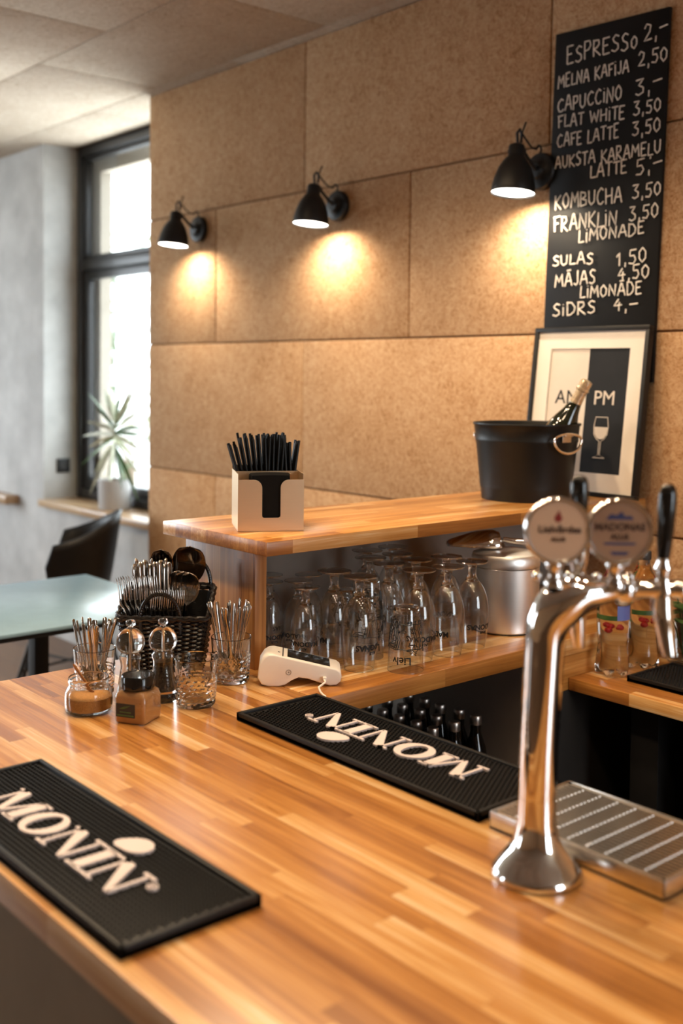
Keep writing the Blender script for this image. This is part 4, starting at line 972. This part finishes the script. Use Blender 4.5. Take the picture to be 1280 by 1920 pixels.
for sy, hx_, rx, rz_ in ((-1, -.003, .040, .052), (1, .058, .024, .05)):
    y = sy*.067; z0 = btop(y); m = MB()
    pts = [(hx_-rx, y, z0-.03)]+[(hx_+rx*cos(a), y+sy*.004*sin(a), z0+rz_*sin(a)) for a in [pi-pi*i/24 for i in range(25)]]+[(hx_+rx, y, z0-.03)]
    m.tube(pts, .0042, 8)
    hel = [];
    for i in range(len(pts)-1):
        for q in range(6):
            p = Vector(pts[i]).lerp(Vector(pts[i+1]), q/6); a = (i*6+q)*1.25; hel.append((p.x, p.y+.0038*cos(a), p.z+.0038*sin(a)))
    m.tube(hel, .0016, 5); m.build('handle', M['wicker'], bsk)
# cutlery in the basket
def knife_mb():
    return MB().tube([(0, 0, 0), (0, 0, .02), (0, 0, .11), (0, 0, .125), (0, 0, .16), (0, 0, .20), (0, 0, .215), (0, 0, .22)], [(.003, .0006), (.008, .0008), (.0085, .0009), (.0045, .002), (.0052, .0026), (.0066, .0032), (.0058, .003), (.002, .0012)], 10, flat=(0, 1, 0))
def fork_mb():
    m = MB().tube([(0, 0, 0), (0, 0, .01), (0, 0, .07), (0, 0, .12), (0, .001, .138), (0, .002, .148), (0, .0015, .156)], [(.002, .001), (.005, .0016), (.0035, .0016), (.0026, .0016), (.006, .0012), (.0112, .001), (.0118, .001)], 10, flat=(0, 1, 0))
    for k in range(4): x = -.0093+.0062*k; m.tube([(x, .0015, .154), (x, -.0008, .175), (x*.97, -.001, .195), (x*.97, .0008, .204)], [(.0019, .001), (.0017, .0009), (.0015, .0008), (.0006, .0005)], 6, flat=(0, 1, 0))
    return m
def spoon_up_mb(s=1.0):
    pa = [(0, 0, 0), (0, 0, .02), (0, 0, .12), (0, .001, .135)]; ra = [(.003, .001), (.006, .0012), (.003, .0015), (.0045, .0015)]
    for i in range(1, 17):
        t = i/16; z = .137+.066*t; w_ = .0215*sqrt(max(0, 1-(abs(t-.52)/.52)**2.2)) if i < 16 else .001
        pa.append((0, .0085*sin(pi*t), z)); ra.append((max(w_, .001), .0014))
    return MB().tube([(x*s, y*s, z*s) for x, y, z in pa], [(a*s, b*s) for a, b in ra], 14, flat=(0, 1, 0))
RB = Matrix.Rotation(bz, 3, 'Z')
def bw(x, y, z): v = RB @ Vector((x, y, 0)); return Vector((bk_c.x+v.x, bk_c.y+v.y, ZC+z))
random.seed(31)
for k in range(16):          # knives, handles up, behind
    i, j = k % 8, k//8; x = -.062+.0095*i+random.uniform(-.002, .002); y = .006+.022*j+random.uniform(-.003, .003)
    put_obj(knife_mb, cache, 'table_knife', 'cutlery', 'table knife standing handle up in the wicker basket', 'knife', 'knives in the wicker basket', bw(x*.8, y, .006+.004*(k % 3)), bw(x*1.03-.004, y+.012, .20), bz+R(65)+random.uniform(-.2, .2))
for k in range(7):           # forks at the left, tines up
    x = -.072+.0095*k; put_obj(fork_mb, cache, 'table_fork', 'cutlery', 'table fork standing tines up at the left of the wicker basket', 'fork', 'forks at the left of the basket', bw(x*.75, -.030+.004*(k % 3), .005), bw(x*1.12-.006, -.026, .17), bz+R(52)+random.uniform(-.1, .1))
for k in range(7):           # small forks under the front handle
    x = -.022+.009*k; put_obj(fork_mb, cache, 'dessert_fork', 'cutlery', 'fork standing tines up framed by the front basket handle', 'fork', 'forks behind the front handle', bw(x*.8, -.040+.004*(k % 2), .005), bw(x+.002, -.036, .17), bz+R(48)+random.uniform(-.1, .1)).scale = (.9, .9, .86)
for k in range(3):
    x = .016+.012*k; put_obj(spoon_up_mb, cache, 'table_spoon', 'cutlery', 'table spoon standing bowl up beside the knives', 'spoon', 'table spoons in the wicker basket', bw(x*.7, .026-.006*k, .006), bw(x*1.1, .032-.010*k, .2), bz+random.uniform(-.3, .3))
put_obj(lambda: spoon_up_mb(1.2), cache, 'serving_spoon', 'dark_steel', 'smaller dark serving spoon rising behind the knives', 'serving spoon', 'left', bw(-.022, .040, .006), bw(-.022, .050, .2), bz)
del bpy.data.objects['serving_spoon']['group']
so_ = spoon_up_mb(1.24).build('serving_spoon', M['dark_steel'], ang=75); tag(so_, 'larger dark serving spoon at the back of the basket', 'serving spoon')
dv_ = (bw(.034, .052, .2)-bw(.016, .044, .006)).normalized(); so_.rotation_mode = 'QUATERNION'; so_.rotation_quaternion = Vector((0, 0, 1)).rotation_difference(dv_) @ Matrix.Rotation(bz, 3, 'Z').to_quaternion(); so_.location = bw(.016, .044, .006); so_.scale = (1.35, 1, 1)

# ------------------------------------------------------------------ water bottles, plant glass, tools on the back counter
def water_bottle(label, loc, rz):
    t = thing('water_bottle', label, 'bottle', loc, rz, 'clear water bottles'); t.scale = (1.24, 1.24, 1.12)
    m = MB(); n = 40; vs = []; fs = []
    prof = smooth_prof([(.024, .002), (.031, .004), (.0335, .014), (.0325, .03), (.030, .05), (.0285, .075), (.0305, .10), (.0315, .12), (.0315, .155), (.0305, .175), (.026, .198), (.0165, .22), (.0125, .232), (.0125, .245)], 2)
    for i in range(n):
        a = 2*pi*i/n
        for r, z in prof:
            k = max(0, 1-z/.03); rr = r*(1-.16*k*(.5+.5*cos(5*a))); vs.append((rr*cos(a), rr*sin(a), z+.010*k*(.5+.5*cos(5*a))*(1 if r < .034 else 0)))
    mm_ = len(prof)
    for i in range(n):
        j = (i+1) % n
        for k in range(mm_-1): fs.append((i*mm_+k, j*mm_+k, j*mm_+k+1, i*mm_+k+1))
    vs.append((0, 0, .012)); c = len(vs)-1
    for i in range(n): fs.append((i*mm_, c, ((i+1) % n)*mm_))
    m.add(vs, fs).build('plastic_bottle', M['water'], t)
    MB().lathe([(0, .242), (.0145, .242), (.0148, .244), (.0148, .258), (.0138, .260), (0, .260)], 24).build('cap', M['dark'], t)
    m = MB(); 
    lp = [(.0318, .122), (.0320, .128), (.0320, .152), (.0318, .158)]
    def band(mm2, a0, a1, z0, z1, r=.0321):
        vv = []; ff = []; q = 10
        for i in range(q+1):
            a = a0+(a1-a0)*i/q; vv += [(r*sin(a), -r*cos(a), z0), (r*sin(a), -r*cos(a), z1)]
        for i in range(q): ff.append((2*i, 2*i+2, 2*i+3, 2*i+1))
        mm2.add(vv, ff)
    band(m, .2, 1.3, .124, .156); m.build('blue_label', M['labelwrap'], t)
    m = MB(); band(m, -1.3, .2, .124, .134); m.build('green_label', M['leaf'], t)
    m = MB(); random.seed(4)
    for k in range(7): m.sphere((random.uniform(-.014, .016), random.uniform(-.02, -.012), .108+random.uniform(-.010, .006)), random.uniform(.004, .008), 10, 6, (1, .8, .8))
    m.build('berries', M['berry'], t)
    return t
wb0 = water_bottle('clear water bottle nearest the edge of the low back counter', (-1.5455, 2.205, ZB), TH)
dup(wb0, (-1.536, 2.315, ZB), TH+.5, 'clear water bottle standing further back beside its twin')
pg = thing('plant_glass', 'glass holding green leaves at the right picture edge', 'plant', (-1.50, 2.447, ZB))
MB().lathe([(.040, .001), (.046, .01), (.05, .05), (.054, .1)], 36).build('glass_wall', M['thick'], pg); MB().lathe([(0, .0005), (.038, .0), (.042, .004), (.042, .012), (0, .012)], 30).build('glass_bottom', M['clear'], pg)
random.seed(6)
def leaf_mb(m, base, d, L, wd, nrm):
    d = Vector(d).normalized(); s = d.cross(Vector(nrm)).normalized(); up = s.cross(d); base = Vector(base); vs = []; fs = []; q = 6
    for i in range(q+1):
        t = i/q; c = base + d*(L*t) - up*(L*.25*t*t); ww = wd*sin(pi*min(1, t*.96+.03))**.8
        vs += [c-s*ww+up*.15*ww, c, c+s*ww+up*.15*ww]
    for i in range(q):
        for k in range(2): a = i*3+k; fs.append((a, a+1, a+4, a+3))
    m.add(vs, fs)
st_m = MB(); lf = []
for k in range(5):
    a = k*1.3; tipp = Vector((.045*cos(a), .045*sin(a), .13+.02*(k % 3))); st_m.tube([(0, 0, .01), tipp*.5+Vector((0, 0, .02)), tipp], .002, 6)
    lm = MB()
    for q in range(4):
        b_ = a+q*1.7; leaf_mb(lm, tipp*(.75+.08*q), (cos(b_), sin(b_), .35), .065, .022, (0, 0, 1))
    lm.build('leaf', M['leaf'], pg)
st_m.build('stems', M['leaf'], pg)
ut = thing('utensil_holder', 'black holder of dark bar tools near the wall, behind the right tap', 'holder', (-1.535, 2.585, ZB))
m = MB().box((0, 0, .09), (.075, .075, .178), 0, .006); m.build('holder_box', M['dark'], ut)
for dx, dy, lx, hh in ((-.02, 0, -.02, .30), (.0, .01, .0, .32), (.02, -.01, .05, .31)):
    m = MB().tube([(dx, dy, .15), (dx+lx*.5, dy, .24), (dx+lx, dy, hh)], [.006, .007, .006], 10).sphere((dx+lx, dy, hh), .0075); m.build('tool_handle', M['blackgloss'], ut)

# ------------------------------------------------------------------ window corner: plant, socket, table, chair
p = on_z(216, 950, EYE-.727)
dp = thing('potted_dracaena', 'spiky dracaena in a grey pot on the window sill', 'plant', (-5.13, 2.842, EYE-.727))
MB().lathe([(0, .0), (.078, .0), (.082, .004), (.0855, .155), (.084, .158), (.080, .157), (.077, .14), (0, .139)], 40).build('pot', M['pot'], dp)
MB().lathe([(0, .142), (.077, .1405), (.077, .139)], 30).build('soil', M['soil'], dp)
MB().tube([(0, 0, .14), (.004, 0, .25), (-.004, .002, .36), (.0, .0, .46)], [.0055, .005, .0045, .004], 8).build('stem', M['bark'], dp)
random.seed(14)
for k in range(46):
    lm = MB(); a = k*2.4; e = R(80-140*(k/46)); L_ = random.uniform(.22, .34)*(1 if k > 7 else .75); z0 = .47-.14*(k/46)
    d0 = Vector((cos(a)*cos(e), sin(a)*cos(e)*.42, sin(e))); vs = []; fs = []; q = 7
    s_ = d0.cross(Vector((random.gauss(0, 1), random.gauss(0, 1), random.gauss(0, .6))));
    s_ = s_.normalized() if s_.length > .05 else Vector((1, 0, 0))
    for i in range(q+1):
        t = i/q; c_ = Vector((0, 0, z0))+d0*(L_*t)+Vector((0, 0, -.10*L_*4*t*t*.35)); ww = .0105*sin(pi*(.08+.9*t))**.7
        vs += [c_-s_*ww, c_+s_*ww]
    for i in range(q): fs.append((2*i, 2*i+1, 2*i+3, 2*i+2))
    lm.add(vs, fs).build('leaf', M['paleleaf'] if k % 3 else M['leaf'], dp)
sk_ = thing('wall_socket', 'black wall socket on the concrete window reveal', 'socket', (XR, 2.866, EYE-.542))
MB().box((.005, 0, 0), (.010, .08, .08), 0, .003).build('cover_plate', M['blackmetal'], sk_)
MB().lathe([(0, .0102), (.012, .0102), (.020, .0112), (.0215, .0112), (.0215, .009)], 28, Matrix.Rotation(R(90), 4, 'Y')).build('socket_well', M['dark'], sk_)
lg = MB().bb(-7.2, -6.09, 2.66, 2.7475, EYE-.785, EYE-.735, .004).build('wall_ledge', M['sill']); tag(lg, 'wooden ledge on the grey wall at the far left edge', 'ledge')
tb = thing('cafe_table', 'square cafe table with pale grey top near the window', 'table', (-3.25, 1.53, 0))
zt_ = EYE-.74
MB().box((0, 0, zt_-.006), (.70, .70, .012), 0, .003).build('tabletop', M['tabletop'], tb)
MB().box((0, 0, zt_-.0185), (.69, .69, .0125)).build('top_underside', M['blackmetal'], tb, flat=True)
MB().box((0, 0, zt_/2), (.05, .05, zt_-.05), 0, .003).build('pedestal', M['blackmetal'], tb)
m = MB().box((0, 0, .008), (.42, .42, .014), 0, .004); m.build('foot_plate', M['blackmetal'], tb)
# shell chair
chp = Vector((-4.63, 2.33, 0))
chr_ = thing('shell_chair', 'black moulded armchair tucked behind the cafe table', 'chair', chp, R(-122))
vs = []; fs = []; nu, nv = 26, 9
for i in range(nu+1):
    u = i/nu; a = R(-200+220*u-0)  # from one arm round the back to the other
    a = R(180+ -20 + 220*u)
    bk = max(0, -cos(R(220)*(u-.5)*1.0-pi))**1.6  # 1 at the middle of the back
    mid = 1-abs(u-.5)*2; topz = (.715+.125*(mid**2*(3-2*mid)))-.10*max(0, 1-mid/.09)**2
    for j in range(nv+1):
        v = j/nv; flare = .155+.075*v**.7; z = .42+(topz-.42)*v
        yy = -sin(R(220)*(u-.5)); xx = -cos(R(220)*(u-.5))
        vs.append((xx*flare*1.02, yy*flare*1.12, z))
for i in range(nu):
    for j in range(nv): a = i*(nv+1)+j; fs.append((a, a+1, a+nv+2, a+nv+1))
m = MB().add(vs, fs); cs = m.build('shell', M['chairshell'], chr_, ang=80)
md = cs.modifiers.new('s', 'SOLIDIFY'); md.thickness = .012; md.offset = 0
MB().lathe([(0, .405), (.17, .41), (.20, .425), (.195, .435), (.1, .43), (0, .428)], 36, Matrix.Diagonal((1.02, 1.1, 1, 1))).build('seat', M['chairshell'], chr_)
for sx, sy in ((1, 1), (1, -1), (-1, 1), (-1, -1)):
    MB().tube([(sx*.08, sy*.08, .41), (sx*.16, sy*.16, .25), (sx*.235, sy*.225, .0)], .010, 10).build('leg', M['blackmetal'], chr_)
MB().tube([(.19, .185, .14), (-.19, -.185, .14)], .006, 8).tube([(.19, -.185, .14), (-.19, .185, .14)], .006, 8).build('stretcher', M['blackmetal'], chr_)

# ------------------------------------------------------------------ trees outside the window
random.seed(2)
def tree(label, x, y, h, r):
    t = thing('garden_tree', label, 'tree', (x, y, -.3), 0, 'trees outside the window')
    MB().tube([(0, 0, 0), (.05, 0, h*.4), (0, .1, h*.8)], [.12, .09, .03], 8).build('trunk', M['bark'], t)
    m = MB()
    for k in range(900):
        a, b_ = random.uniform(0, 6.3), random.uniform(-1, 1); rr = r*random.random()**.4
        c_ = Vector((rr*cos(a)*sqrt(1-b_*b_), rr*sin(a)*sqrt(1-b_*b_), h*.62+rr*b_*1.1)); n_ = Vector((random.gauss(0, 1), random.gauss(0, 1), random.gauss(0, 1)+.6)).normalized(); s1 = n_.orthogonal().normalized()*random.uniform(.06, .12); s2 = n_.cross(s1)*.6
        m.add([c_-s1, c_-s2, c_+s1, c_+s2], [(0, 1, 2, 3)])
    o = m.build('foliage', M['outleaf'], t, flat=True); o['kind'] = 'stuff'
tree('bushy green tree outside, low in the window', -14.4, 8.2, 3.4, 1.6)
